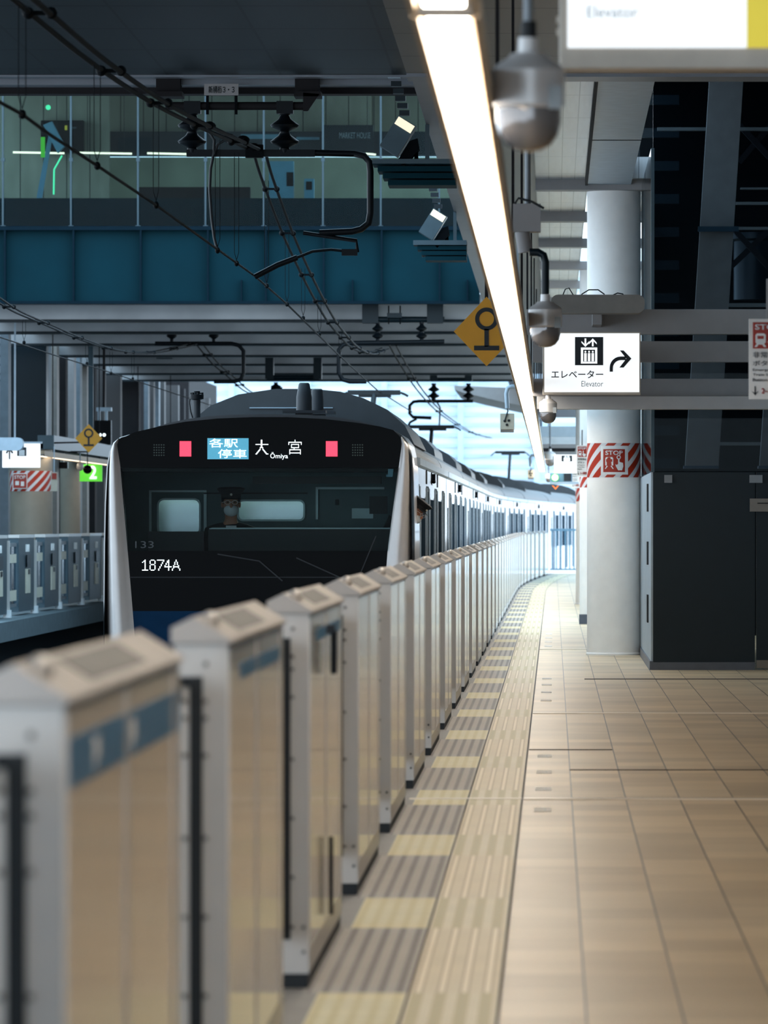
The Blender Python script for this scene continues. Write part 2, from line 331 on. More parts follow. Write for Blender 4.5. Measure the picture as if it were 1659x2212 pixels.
# numbered boarding stickers on floor
ordn = ['nearest', 'second', 'third', 'fourth', 'fifth', 'sixth', 'seventh', 'eighth', 'ninth', 'tenth', 'eleventh', 'twelfth']
for i, y in enumerate((32.7, 35.3, 37.7, 40.3, 53.0, 55.6, 58.2, 60.5, 76.5, 79.2, 82.0, 84.8)):
    m = MB(); xo = -.055 if y < 50 else -.06; m.box(xo-.046, xo+.046, y, y+.42, .001, .003)
    o = m.build('floor_sticker', 'sticker')
    tag(o, '%s small white sticker on the tiles right of the tactile strip, counted from the front' % ordn[i], 'sticker', 'white stickers on the platform tiles')
    for k in range(3): mm = MB().box(xo-.03+k*.02, xo-.024+k*.02, y+.12, y+.3, .003, .0034)
    if i < 4: mm.build('printing', 'grey_print', o)
# track bed and rails
m = MB(); m.box(-14, 1.0, 5, 420, -1.35, -1.15); struct(m.build('floor_track', 'track_bed'), 'dark track bed')
for i, xc in enumerate((-2.88, -6.75)):
    for sgn in (-1, 1):
        m = MB(); pts = [(xc+sgn*.53+bend(y), y, -1.08) for y in range(20, 260, 4)]
        for a, b_ in zip(pts, pts[1:]): m.bar(a, b_, .065, .14)
        tag(m.build('rail', 'rail'), ('%s rail of the %s track' % (('left', 'right')[sgn > 0], ('train', 'empty left')[i])), 'rail', 'running rails')
m = MB()
for y in range(60, 130, 1): m.box(-8.0, -5.5, y, y+.24, -1.2, -1.13)
struct(m.build('floor_sleepers', 'dark_brown'))
# left platform
m = MB(); m.box(-22, -8.3, 60, 240, -.3, 0); struct(m.build('floor_left_platform', 'concrete_edge'), 'far left platform slab')
m = MB(); m.box(-22, -8.55, 60, 240, -1.3, -.31); struct(m.build('wall_left_platform', 'dark_void'))
# near deck ceiling above track
ZD = HC+4.3
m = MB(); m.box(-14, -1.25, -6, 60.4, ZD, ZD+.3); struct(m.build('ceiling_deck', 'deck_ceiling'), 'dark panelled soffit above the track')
m = MB(); m.box(-14, -1.25, 60.4, 60.62, ZD-.02, ZD+.1); m.box(-14, -1.25, 60.9, 61.3, ZD-.06, ZD+.06); struct(m.build('trim_9', 'soffit'), 'pale steel edge of the soffit')
m = MB(); m.box(-14, -1.25, 60.62, 60.9, ZD+.0, ZD+.3); m.box(-14, -1.25, 61.3, 61.6, ZD-.12, ZD+.3); struct(m.build('trim_10', 'dark_brown'))
# platform ceiling
ZP = HC+3.83
m = MB(); m.box(-1.25, 9, -6, 53.6, ZP, ZP+.3); struct(m.build('ceiling_platform', 'platform_ceiling'), 'warm grey ceiling over the near platform')
m = MB(); m.box(-1.25, 9, 53.6, 54.2, ZP-.03, ZP+.25); struct(m.build('trim_11', 'soffit'), 'pale edge beam across the platform ceiling')
m = MB(); m.box(-1.22, -.58, 54.2, 200, ZP, ZP+.4); struct(m.build('ceiling_soffit', 'soffit'), 'grey soffit strip beside the track')
m = MB(); m.box(-.58, -.2, 54.2, 172, ZP+.25, ZP+.4); struct(m.build('ceiling_channel', 'dark_panel'), 'dark recessed cable channel in the ceiling')
m = MB(); m.box(-.2, .40, 54.2, 200, ZP+.06, ZP+.3); m.box(.88, 1.12, 71, 200, ZP+.06, ZP+.3); struct(m.build('ceiling_panels', 'panel_ceiling'), 'silver perforated ceiling panels')
m = MB(); m.box(.385, .88, 54.2, 72.2, ZP-.0, ZP+.3); struct(m.build('ceiling_beam', 'pale_steel'), 'smooth pale casing beam leading to the column')
m = MB(); m.box(.36, .39, 54.2, 72.2, ZP-.01, ZP+.06); m.box(.385, .88, 62.9, 62.98, ZP-.004, ZP); struct(m.build('trim_12', 'dark_brown'))
for i, y in enumerate([71.2, 78.6, 86, 93.5, 101, 108.5, 116, 124, 132, 140, 150, 160]):
    m = MB(); m.box(-.2, 1.12, y, y+.4, ZP-.06, ZP+.06); o = struct(m.build('trim_%d' % (20+i), 'beam_grey'))
m = MB(); m.box(.88, 7.2, 54.2, 90, ZP+2.2, ZP+2.4); m.box(.88, 7.2, 54.2, 54.3, ZP+.26, ZP+2.2); struct(m.build('ceiling_void', 'dark_void'))  # upright front sheet added out of view to keep sky light out
# elevator hall on the right: walls
m = MB(); m.box(1.02, 7, 84, 84.3, 0, ZP+2.3); struct(m.build('wall_back', 'dark_void'), 'dark wall behind the elevator hall')
m = MB(); m.box(7, 7.3, -5, 84, 0, ZP+2.3); struct(m.build('wall_right', 'warm_grey'))
hall = thing('elevator_hall', (2.4, 64.3, 0), 'dark glazed elevator hall standing right of the big column', 'elevator hall')
MB().box(1.02, 2.06, 64.3, 64.36, .08, PZ(1020, 64.3)).build('dark_panel', 'dark_panel', hall)
MB().box(2.075, 3.6, 64.3, 64.36, .08, PZ(1020, 64.3)).build('dark_panel', 'dark_panel', hall)
MB().box(1.0, 2.06, 64.27, 64.35, 0, .08).build('plinth', 'plinth', hall)
MB().box(2.075, 3.6, 64.27, 64.35, .02, .1).build('door_rail', 'warm_grey', hall)
MB().box(1.02, 3.6, 64.31, 64.33, PZ(1018, 64.3), ZP+1.5).build('glass_pane', 'hall_glass', hall)
MB().box(1.0, 1.03, 64.36, 74, .09, 2.02).build('side_panel', 'pale_steel', hall)
MB().box(.985, 1.03, 64.30, 74, 0, .09).build('side_plinth', 'plinth', hall)
for ya_, yb_ in ((64.28, 64.36), (68.8, 68.9)): MB().box(1.0, 1.033, ya_, yb_, 2.02, ZP).build('corner_post', 'flood_grey', hall)
MB().box(1.0, 1.02, 64.4, 73.9, 2.03, ZP).build('side_glass', 'hall_glass', hall)
for a, b_ in ((1435, 1452), (1619, 1647)): MB().pxbox(a, b_, 1026, 1043, 64.2, .04).build('patch_fitting', 'grey_metal', hall)
for y0, y1 in ((1045, 1105), (1170, 1220), (1285, 1345)): MB().box(.985, 1.0, 66, 66.5, PZ(y1, 66), PZ(y0, 66)).build('hinge', 'dark_rubber', hall)
o = MB().pxbox(1620, 1700, 1077, 1105, 64.1, .06); o = tag(o.build('wall_plate', 'warm_grey'), 'beige rectangular plate on the dark hall panel at the right edge', 'plate')
MB().pxbox(1636, 1700, 1086, 1088, 64.09, .008).build('groove', 'dark_brown', o)
# tower steelwork seen through the upper glass
def slope(x0t, x1t, yt, x0b, x1b, yb_, d, th, name, m_, label, foot=True):
    r = thing(name, W((x0b+x1b)/2, yb_, d), label, 'steel beam', 'grey inclined beams in the elevator shaft')
    MB().pxprism([(x0t, yt), (x1t, yt), (x1b, yb_), (x0b, yb_)], d, th).build('beam', m_, r)
    if foot: MB().pxbox(x0b-3, x1b+1, yb_-4, yb_+2, d-.02, th+.04).build('end_plate', 'plinth', r)
    return r
r = slope(1534, 1607, 150, 1480, 1552, 1010, 75, .25, 'inclined_beam', 'hall_beam', 'wide grey inclined beam seen through the upper glass of the elevator hall')
MB().pxbox(1508, 1596, 489, 500, 74.9, .08).build('cable_tray', 'flood_grey', r)
slope(1700, 1770, 150, 1641, 1710, 1010, 75, .25, 'inclined_beam', 'hall_beam', 'grey inclined beam cut off by the right picture edge behind the hall glass')
for i, (a, b_, yl, yr, hgt, lab) in enumerate(((1420, 1700, 275, 275, 7, 'upper thin'), (1590, 1700, 436, 436, 6, 'middle thin'), (1590, 1700, 490, 490, 6, 'lower middle thin'), (1560, 1700, 655, 655, 8, 'pale'), (1540, 1700, 955, 955, 7, 'lowest'), (1600, 1700, 405, 405, 4, 'topmost narrow'))):
    tag(MB().pxbox(a, b_, yl, yl+hgt, 77+i*.3, .12).build('cross_bar', 'warm_grey'), '%s horizontal bar in the dark elevator shaft' % lab, 'bar', 'cross bars in the elevator shaft')
for i, (p, q, lab) in enumerate((((1597, 270), (1700, 380), 'upper descending'), ((1597, 350), (1690, 240), 'upper rising'), ((1590, 500), (1700, 620), 'middle descending'), ((1575, 580), (1690, 470), 'middle rising'))):
    tag(MB().bar(W(p[0], p[1], 78.5+i*.3), W(q[0], q[1], 78.5+i*.3), .07).build('brace', 'dark_brown'), '%s diagonal brace in the dark elevator shaft' % lab, 'brace', 'diagonal braces in the elevator shaft')
m = MB(); m.lathe((PX(1635, 81), 81, PZ(648, 81)), [(.3, 0), (.3, .75), (.34, .78), (.34, .86)], 24); tag(m.build('duct', 'dark_panel'), 'dark cylindrical duct inside the shaft near the right edge', 'duct')
for y in (180, 250, 322, 410, 560, 700, 800):
    pass
lv = thing('louvre_screen', (1.35, 80, 2), 'dark louvred screen high inside the elevator shaft', 'louvre')
for k in range(14): MB().box(1.1, 1.6, 80, 80.1, 2.2+k*.42, 2.32+k*.42).build('slat', 'dark_panel', lv)
MB().box(1.04, 1.1, 80, 80.1, 0, 7.3).build('post', 'dark_panel', lv)
# --- columns
def column(cx, cy, r, ztop, name, label, band=None, icon=False):
    t = thing(name, (cx, cy, 0), label, 'column', 'white round platform columns')
    MB().lathe((cx, cy, 0), [(r+.012, 0), (r+.012, .02), (r, .03), (r, ztop)], 64).build('shaft', 'cream_column', t)
    if band:
        z0, z1 = band; n = 72; R = r+.003; m = MB(); vs = []; 
        for i in range(n+1):
            a = -math.pi+2*math.pi*i/n; vs += [(cx+R*math.sin(a), cy-R*math.cos(a), z0), (cx+R*math.sin(a), cy-R*math.cos(a), z1)]
        m.add(vs, [(2*i, 2*i+2, 2*i+3, 2*i+1) for i in range(n)], True)
        o = m.build('warning_band', 'stripe_band', t, uvf=lambda v: (math.atan2(v.x-cx, -(v.y-cy))*R+.03, v.z)); o['label'] = 'red and white striped band'
        if icon:
            zc = (z0+z1)/2; hw = .135
            def patch(name, x0, x1, za, zb, mt, lift, par):
                q = MB(); vs = []; k = 12
                for i in range(k+1):
                    a = (x0+(x1-x0)*i/k)/R; rr = R+lift; vs += [(cx+rr*math.sin(a), cy-rr*math.cos(a), za), (cx+rr*math.sin(a), cy-rr*math.cos(a), zb)]
                q.add(vs, [(2*i, 2*i+2, 2*i+3, 2*i+1) for i in range(k)], True); return q.build(name, mt, par)
            ic = patch('icon_plate', -.155, .165, zc-.163, zc+.163, 'white_print', .002, t)
            patch('icon_field', -.125, .125, zc-.135, zc+.125, 'red_print', .004, ic)
            text('lettering', 'STOP', 'white_print', ic, cx, zc+.083, 0, .05, .2, .002, (cx, cy, R+.005), bold=.02)
            def bpoly(pts, nm='pictogram', mt='white_print', lift=.006):
                q = MB(); xs = [p[0] for p in pts]; n_ = len(pts); f_ = []
                q.add([(cx+(R+lift)*math.sin(p[0]/R), cy-(R+lift)*math.cos(p[0]/R), zc+p[1]) for p in pts], [tuple(range(n_))]); return q
            tr = MB()
            for pts in ([(-.1, -.06), (-.1, .02), (-.09, .035), (-.02, .035), (-.01, .02), (-.01, -.06)], [(-.085, -.065), (-.105, -.1), (-.095, -.1), (-.07, -.065)], [(-.04, -.065), (-.015, -.1), (-.005, -.1), (-.025, -.065)]):
                q = bpoly(pts); tr.add(q.v, q.f)
            for pts in ([(.045, -.04), (.045, .03), (.052, .04), (.06, .03), (.06, -.02), (.1, -.03), (.105, -.07), (.09, -.115), (.045, -.115), (.02, -.07), (.015, -.045), (.03, -.055)],): 
                q = bpoly(pts); tr.add(q.v, q.f)
            q = bpoly([(.052+.025*math.cos(a), .033+.025*math.sin(a)) for a in [i*math.pi/6 for i in range(12)]], lift=.005); tr.add(q.v, q.f)
            tr.build('pictogram', 'white_print', ic)
            q = bpoly([(-.09, -.02), (-.09, .012), (-.02, .012), (-.02, -.02)], lift=.0075); qq = bpoly([(.052+.014*math.cos(a), .033+.014*math.sin(a)) for a in [i*math.pi/6 for i in range(12)]], lift=.0075)
            q.add(qq.v, qq.f); q.build('pictogram_cutout', 'red_print', ic)
    return t
column(.69, 71.65, .305, ZP, 'column', 'big white round column with a striped STOP band beside the elevator hall', (PZ(1031, 71.35), PZ(957, 71.35)), True)
c2 = column(.70, 93.9, .305, ZP, 'column', 'white round column just behind the big striped one, with a grey box at its foot', (PZ(1053, 93.6), PZ(1030, 93.6)))
MB().box(.385, .6, 93.45, 93.6, 0, .145).build('foot_box', 'plinth', c2)
column(.72, 116.2, .305, ZP, 'column', 'third white round column back on the right platform, almost hidden', (1.9, 2.2))
# --- four grey beams with elevator sign
D = 62.0
bg_ = [(668, 722, 'top'), (737, 782, 'second'), (818, 856, 'third')]
for a, b_, nm in bg_:
    m = MB(); m.box(PX(1137 if nm == 'top' else 1150, D), 4.2, D, D+.22, PZ(b_, D), PZ(a, D))
    tag(m.build('cross_beam', 'beam_grey', bevel=.004), '%s of the grey horizontal beams spanning behind the elevator sign' % nm, 'beam', 'grey horizontal beams over the platform')
m = MB(); m.box(PX(1160, D), 4.2, D-.35, D-.1, PZ(884, D-.35), PZ(856, D-.35)); tag(m.build('cross_beam', 'beam_light', bevel=.004), 'lowest and palest of the grey horizontal beams', 'beam', 'grey horizontal beams over the platform')
m = MB(); m.box(3.7, 4.2, D-.4, D+.3, 0, ZP); struct(m.build('wall_pier', 'warm_grey'))
sg = thing('elevator_sign', W(1278, 850, 60), 'lit white elevator sign with a turning arrow in front of the grey beams', 'sign')
MB().pxbox(1172, 1384, 717, 853, 60, .14).build('case', 'sign_frame', sg, bevel=.004)
MB().pxbox(1176, 1381, 720, 847, 59.985, .02).build('lit_face', 'sign_lit', sg); MB().box(PX(1270, 60), PX(1290, 60), 60.1, 62.0, PZ(770, 60), PZ(745, 60)).build('bracket', 'beam_grey', sg)
def pictogram(par, x0, x1, y0, y1, d):     # elevator pictogram
    w = x1-x0; h = y1-y0; X = lambda u: x0+u*w; Y = lambda v: y0+v*h
    MB().pxbox(x0, x1, y0, y1, d, .003).build('pictogram_field', 'black_print', par)
    m = MB(); d2 = d-.004
    m.pxbox(X(.21), X(.79), Y(.37), Y(.94), d2, .002)
    for cx, up in ((.37, 0), (.63, 1)):
        if up: m.pxbox(X(cx-.03), X(cx+.03), Y(.1), Y(.33), d2, .002).pxprism([(X(cx), Y(.05)), (X(cx+.14), Y(.2)), (X(cx+.14), Y(.26)), (X(cx), Y(.12)), (X(cx-.14), Y(.26)), (X(cx-.14), Y(.2))], d2, .002)
        else: m.pxbox(X(cx-.03), X(cx+.03), Y(.05), Y(.28), d2, .002).pxprism([(X(cx), Y(.35)), (X(cx+.14), Y(.2)), (X(cx+.14), Y(.14)), (X(cx), Y(.28)), (X(cx-.14), Y(.14)), (X(cx-.14), Y(.2))], d2, .002)
    m.build('pictogram', 'sign_lit', par)
    MB().pxbox(X(.29), X(.71), Y(.45), Y(.87), d2-.003, .002).build('cabin', 'black_print', par)
    m = MB(); d3 = d2-.006
    for cx in (.37, .5, .63): m.pxbox(X(cx-.045), X(cx+.045), Y(.57), Y(.86), d3, .002).disc_y(W(X(cx), Y(.52), d3), .035*w*d/FPX, .002, 10)
    m.build('figures', 'sign_lit', par)
pictogram(sg, 1242, 1303, 728, 789, 59.975)
m = MB(); d = 59.975
arc = [(1316+22+math.cos(math.radians(a))*-22, 795-math.sin(math.radians(a))*22) for a in range(0, 91, 15)]
outer = [(1317, 803), (1317, 794)]+[(1341-24*math.cos(math.radians(a)), 794-24*math.sin(math.radians(a))) for a in range(15, 91, 15)]+[(1352, 770)]
inner = [(1352, 778), (1341, 778)]+[(1341-17*math.cos(math.radians(a)), 795-17*math.sin(math.radians(a))) for a in range(75, -1, -15)]+[(1324, 803)]
outer = outer+inner
m.pxprism(outer, d, .004); m.pxprism([(1339, 757), (1347, 757), (1364, 774.5), (1347, 794), (1338, 794), (1353, 774.5)], d, .004)
m.build('arrow', 'black_print', sg)
pxtext('lettering', 'エレベーター', 'black_print', sg, 1191, 1303, 800, 817, 59.975, .012); pxtext('lettering', 'Elevator', 'grey_print', sg, 1256, 1303, 823, 835, 59.975)
# speaker box above sign
sp = thing('loudspeaker_box', W(1290, 676, 61), 'long grey rounded loudspeaker with loose cables on top of the upper beam', 'loudspeaker')
MB().rbox(PX(1190, 61), PX(1392, 61), 60.8, 61.2, PZ(678, 61), PZ(638, 61), .07, 5).build('housing', 'warm_grey', sp)
for pts in (((1216, 637), (1221, 625), (1229, 622), (1238, 637)), ((1256, 636), (1272, 626), (1292, 626), (1306, 636)), ((1325, 637), (1334, 633), (1345, 635), (1349, 640))):
    MB().tube([W(a, b_, 60.95) for a, b_ in pts], .006, 6).build('cable', 'dark_cable', sp)
MB().box(PX(1280, 61), PX(1300, 61), 61.15, 62.0, PZ(700, 61), PZ(672, 61)).build('bracket', 'beam_grey', sp)
# red emergency signs
def stop_sign(x0, y0, w, h, d, label):
    t = thing('emergency_sign', W(x0+w/2, y0+h, d), label, 'sign', 'hanging emergency stop button signs')
    X = lambda u: x0+u*w; Y = lambda v: y0+v*h
    MB().pxbox(x0, x0+w, y0, y0+h, d, .04).build('board', 'sticker', t)
    MB().pxbox(X(.1), X(.9), Y(.04), Y(.37), d-.004, .004).build('red_field', 'red_print', t)
    pxtext('lettering', 'STOP', 'white_print', t, X(.16), X(.84), Y(.065), Y(.135), d-.006, .02)
    m = MB(); m.pxprism([(X(.17), Y(.2)), (X(.21), Y(.18)), (X(.4), Y(.18)), (X(.44), Y(.2)), (X(.44), Y(.29)), (X(.4), Y(.31)), (X(.46), Y(.35)), (X(.39), Y(.35)), (X(.35), Y(.32)), (X(.25), Y(.32)), (X(.21), Y(.35)), (X(.14), Y(.35)), (X(.2), Y(.31)), (X(.17), Y(.29))], d-.006, .003)
    m.pxprism([(X(.56), Y(.19)), (X(.6), Y(.16)), (X(.64), Y(.19)), (X(.64), Y(.26)), (X(.84), Y(.28)), (X(.82), Y(.33)), (X(.78), Y(.355)), (X(.6), Y(.355)), (X(.48), Y(.28)), (X(.56), Y(.29))], d-.006, .003); m.build('pictogram', 'white_print', t)
    MB().pxbox(X(.22), X(.39), Y(.21), Y(.25), d-.008, .002).build('cab_window', 'red_print', t)
    pxtext('lettering', '非常停止', 'black_print', t, X(.1), X(.9), Y(.41), Y(.485), d-.003); pxtext('lettering', 'ボタン', 'black_print', t, X(.1), X(.7), Y(.52), Y(.585), d-.003)
    pxtext('lettering', 'Emergency', 'black_print', t, X(.1), X(.75), Y(.62), Y(.66), d-.003); pxtext('lettering', 'Train Stop', 'black_print', t, X(.1), X(.7), Y(.68), Y(.72), d-.003); pxtext('lettering', 'Button', 'black_print', t, X(.1), X(.48), Y(.74), Y(.78), d-.003)
    m = MB(); m.pxbox(X(.145), X(.175), Y(.84), Y(.93), d-.004, .003).pxprism([(X(.07), Y(.9)), (X(.16), Y(.955)), (X(.25), Y(.9)), (X(.16), Y(.925))], d-.004, .003); m.build('arrow', 'black_print', t)
    pxtext('lettering', '2~3番線', 'red_print', t, X(.33), X(.92), Y(.85), Y(.94), d-.003, .02)
    MB().bar(W(X(.5), Y(0), d+.02), W(X(.5), Y(0)-h*.5, d+.02), .02).build('hanger', 'beam_grey', t)
stop_sign(1618, 689, 82, 173, 38, 'big white and red emergency stop sign cut by the right edge')
stop_sign(1245.5, 962, 24, 67, 90, 'small emergency stop sign hanging left of the striped column')
stop_sign(1235, 999, 17, 55, 112, 'tiniest emergency stop sign, partly behind the other small one')
# far elevator sign and platform indicators
t = thing('elevator_sign', W(1222, 1022, 105), 'distant lit elevator sign above the green ring lamp', 'sign')
MB().pxbox(1197, 1252, 982, 1022, 105, .2).build('lit_face', 'sign_lit', t); pictogram(t, 1213, 1236, 984, 997, 104.98)
t = thing('signal_panel', W(1215, 1046, 110), 'pale indicator panel with a glowing green ring lamp far down the platform', 'signal panel')
MB().pxbox(1188, 1236, 1022, 1046, 110, .2).build('panel', 'railing_blue', t); MB().disc_y(W(1199, 1031.5, 109.9), .068, .05, 24).build('ring', 'green_lit', t); MB().disc_y(W(1199, 1031.5, 109.88), .056, .02, 24).build('lamp', 'sign_lit', t)
MB().pxbox(1218, 1234, 1023, 1039, 109.95, .05).build('screen', 'black_print', t)
MB().pxbox(1188, 1250, 1041, 1046, 109.9, .05).build('sill', 'pale_steel', t)
m = MB(); m.pxprism([(1192, 1049), (1196, 1049), (1200, 1053.5), (1204, 1049), (1208, 1049), (1200, 1058)], 110, .03); tag(m.build('stop_mark', 'orange_mark'), 'small orange chevron mark below the green ring lamp', 'mark')
t = thing('elevator_sign', W(1394, 1000, 84), 'sliver of a lit sign seen between the column and the elevator hall', 'sign')
MB().pxbox(1386, 1404, 948, 998, 76, .06).build('lit_face', 'sign_lit', t); MB().bar(W(1380, 960, 75.95), W(1389, 968, 75.95), .02).build('arrow', 'black_print', t)
# canopy cross members further back
for i, (y0, y1, d, mm) in enumerate(((884, 901, 118, 'soffit'), (921, 944, 125, 'pale_steel'), (945, 958, 128, 'silver_ceiling'), (959, 984, 132, 'beam_grey'), (968, 975, 131, 'dark_brown'))):
    m = MB(); m.box(PX(1160, d), 3, d, d+.5, PZ(y1, d), PZ(y0, d)); struct(m.build('trim_%d' % (40+i), mm))
# second light row etc: main strip light
ZL = HC+1.3; XL = -.275
def strip_light(y0, y1, label, x=XL, zl=ZL, group=None):
    t = thing('strip_light', (x, y0, zl), label, 'light', group)
    MB().box(x-.085, x+.085, y0, y1, zl+.03, zl+.09).box(x-.088, x-.07, y0, y1, zl-.012, zl+.03).box(x+.07, x+.088, y0, y1, zl-.012, zl+.03).build('housing', 'lamp_house', t)
    MB().box(x-.052, x+.052, y0+.1, y1-.05, zl, zl+.029).build('tube', 'lamp_tube' if x > -1 else 'dim_tube', t)
    MB().box(x-.085, x+.085, y0, y0+.08, zl-.006, zl+.03).build('end_cap', 'warm_grey', t)
    n = 0
    for y in [y for y in range(int(y0)+3, int(y1), 12)][:12]:
        MB().bar((x, y, zl+.09), (x, y, ZP), .02).build('hanger', 'dark_brown', t)
    return t
strip_light(8, 15.9, 'nearest short length of the platform strip light at the top edge')
strip_light(16.05, 158, 'long bright strip light running above the platform doors into the distance')
# cctv domes
def dome(d, w, cx, ytop, label, pole='up'):
    s = w*d/FPX; x = PX(cx, d); zb = PZ(ytop, d); k = s/.22
    t = thing('dome_camera', (x, d, zb), label, 'camera', 'silver dome cameras above the platform')
    MB().lathe((x, d, zb), [(.03*k, 0), (.032*k, -.045*k), (.055*k, -.048*k), (.062*k, -.06*k), (.098*k, -.082*k), (.11*k, -.1*k), (.108*k, -.205*k), (.098*k, -.215*k)], 32).build('housing', 'silver_dome', t)
    MB().lathe((x, d, zb), [(.098*k, -.215*k), (.098*k, -.255*k), (.088*k, -.295*k), (.066*k, -.325*k), (.036*k, -.341*k), (.005*k, -.345*k)], 32).build('dome', 'dome_glass', t)
    MB().box(x+.06*k, x+.1*k, d-.1*k, d-.08*k, zb-.22*k, zb-.15*k).build('label_plate', 'grey_print', t)
    MB().tube([(x, d, zb-.005), (x, d, zb+.05*k)], .024*k, 12).build('collar', 'dark_rubber', t)
    if pole == 'up': MB().tube([(x, d, zb+.04), (x, d, ZP)], .016, 10).build('pole', 'grey_metal', t)
    elif pole == 'elbow':
        MB().tube([W(cx, ytop-2, d), W(cx, 566, d), W(cx-4, 551, d), W(cx-16, 545, d), W(cx-34, 545, d)], .026, 10).build('bracket_pipe', 'dark_panel', t)
        MB().pxbox(1108, 1168, 440, 500, d, .2).build('junction_box', 'beam_grey', t); MB().tube([W(1128, 500, d+.1), W(1135, 545, d+.1)], .05, 12).build('mount', 'beam_grey', t)
        MB().tube([W(1112, 440, d), W(1120, 428, d), W(1150, 436, d), W(1175, 450, d)], .008, 6).build('cable', 'dark_cable', t)
        MB().tube([W(1140, 440, d+.1), Vector((PX(1140, d), d+.1, ZP))], .02, 8).build('pole', 'grey_metal', t)
    return t
dome(19.3, 157, 1142, 82, 'nearest and largest blurred silver dome camera beside the lit sign')
dome(41.5, 73, 1178, 636, 'silver dome camera hanging in front of the elevator sign', 'elbow')
dome(60.07, 39, 1184, 853.5, 'silver dome camera hanging under the bottom left corner of the elevator sign', 'none')
dome(125, 24, 1188.5, 970, 'tiny distant dome camera left of the far elevator sign')
dome(150, 13, 1185, 1022, 'farthest small dome camera beside the green ring lamp')
# hanging beige boxes on pipes
for (x0, x1, y0, y1, d, pipe, lab) in ((1080, 1111, 893, 934, 84, ((1096, 882), (1094, 850), (1097, 838), (1105, 835), (1118, 835)), 'beige junction box hanging from a bent pipe left of the strip light'), (1139.5, 1154, 1015, 1035, 135, ((1146, 1008), (1145, 990), (1148, 984), (1155, 984)), 'small distant beige junction box hanging from a bent pipe')):
    t = thing('junction_box', W((x0+x1)/2, y1, d), lab, 'box', 'hanging beige junction boxes'); s = (x1-x0)
    MB().pxbox(x0, x1, y0, y1-6*s/31, d, .2).build('case', 'box_beige', t, bevel=.008)
    MB().pxbox(x0+1, x1-1, y1-7*s/31, y1, d+.01, .18).build('lower_case', 'warm_grey', t)
    MB().tube([W(a, b_, d+.1) for a, b_ in pipe], .03, 10).build('pipe', 'pale_steel', t)
    for u, v_ in ((.33, .4), (.62, .38), (.48, .6)): MB().disc_y(W(x0+u*s, y0+v_*(y1-y0), d-.012), .018, .014, 10).build('socket', 'dark_rubber', t)
    MB().tube([W(x0+.33*s, y0+.4*(y1-y0), d-.02), W(x0+.45*s, y0+.1*(y1-y0), d-.02), W(x0+.55*s, y0-5*s/31, d), W(x0+.5*s, y0-10*s/31, d+.05)], .01, 6).build('cable', 'dark_cable', t)
    MB().bar(W(pipe[-1][0], pipe[-1][1], d+.1), Vector((PX(pipe[-1][0], d), d+.1, ZP)), .03).build('hanger', 'pale_steel', t)
# yellow diamond signs
def diamond(cx, cy, r, d, lab):
    t = thing('diamond_sign', W(cx, cy+r, d), lab, 'sign', 'yellow diamond track signs')
    MB().pxprism([(cx-r*.97, cy), (cx, cy-r*1.03), (cx+r*.97, cy), (cx, cy+r*1.03)], d, .02).build('board', 'yellow_sign', t)
    k = d/FPX; m = MB(); m.disc_y(W(cx, cy-r*.37, d-.006), .34*r*k, .006, 28, .22*r*k)
    m.pxbox(cx-r*.065, cx+r*.065, cy-r*.08, cy+r*.45, d-.006, .006).pxbox(cx-r*.37, cx+r*.37, cy+r*.42, cy+r*.56, d-.006, .006); m.build('symbol', 'black_print', t)
    return t
t = diamond(1051, 716, 73, 55, 'large yellow diamond sign with a black ring symbol beside the strip light')
MB().bar(W(1051, 650, 55.05), Vector((PX(1051, 55), 55.05, ZP)), .03).build('hanger', 'dark_brown', t)
t = diamond(191.5, 947, 30, 115, 'small yellow diamond sign above the left platform')
MB().bar(W(191.5, 955, 115.02), Vector((-9.25, 116.2, PZ(955, 115))), .03).build('hanger', 'dark_brown', t)
# top right lit sign
t = thing('station_sign', W(1430, 150, 22), 'large blurred lit sign with a yellow end cut off at the top right corner', 'sign'); d = 22
MB().pxbox(1208, 1800, -230, 150, d, .14).build('case', 'sign_frame', t, bevel=.006)
MB().pxbox(1226, 1613, -200, 103, d-.012, .02).build('lit_face', 'sign_lit', t); MB().pxbox(1613, 1790, -200, 103, d-.012, .02).build('yellow_face', 'sign_yellow_lit', t)
pxtext('lettering', 'Elevator', 'grey_print', t, 1268, 1378, 14, 38, d-.014)
for y in (35, 62): MB().pxbox(1201, 1210, y, y+14, d+.02, .05).build('hinge', 'sign_frame', t)
MB().bar(W(1300, -200, d+.07), Vector((PX(1300, d), d+.07, ZP)), .05).build('hanger', 'warm_grey', t)
MB().bar(W(1700, -200, d+.07), Vector((PX(1700, d), d+.07, ZP)), .05).build('hanger', 'warm_grey', t)
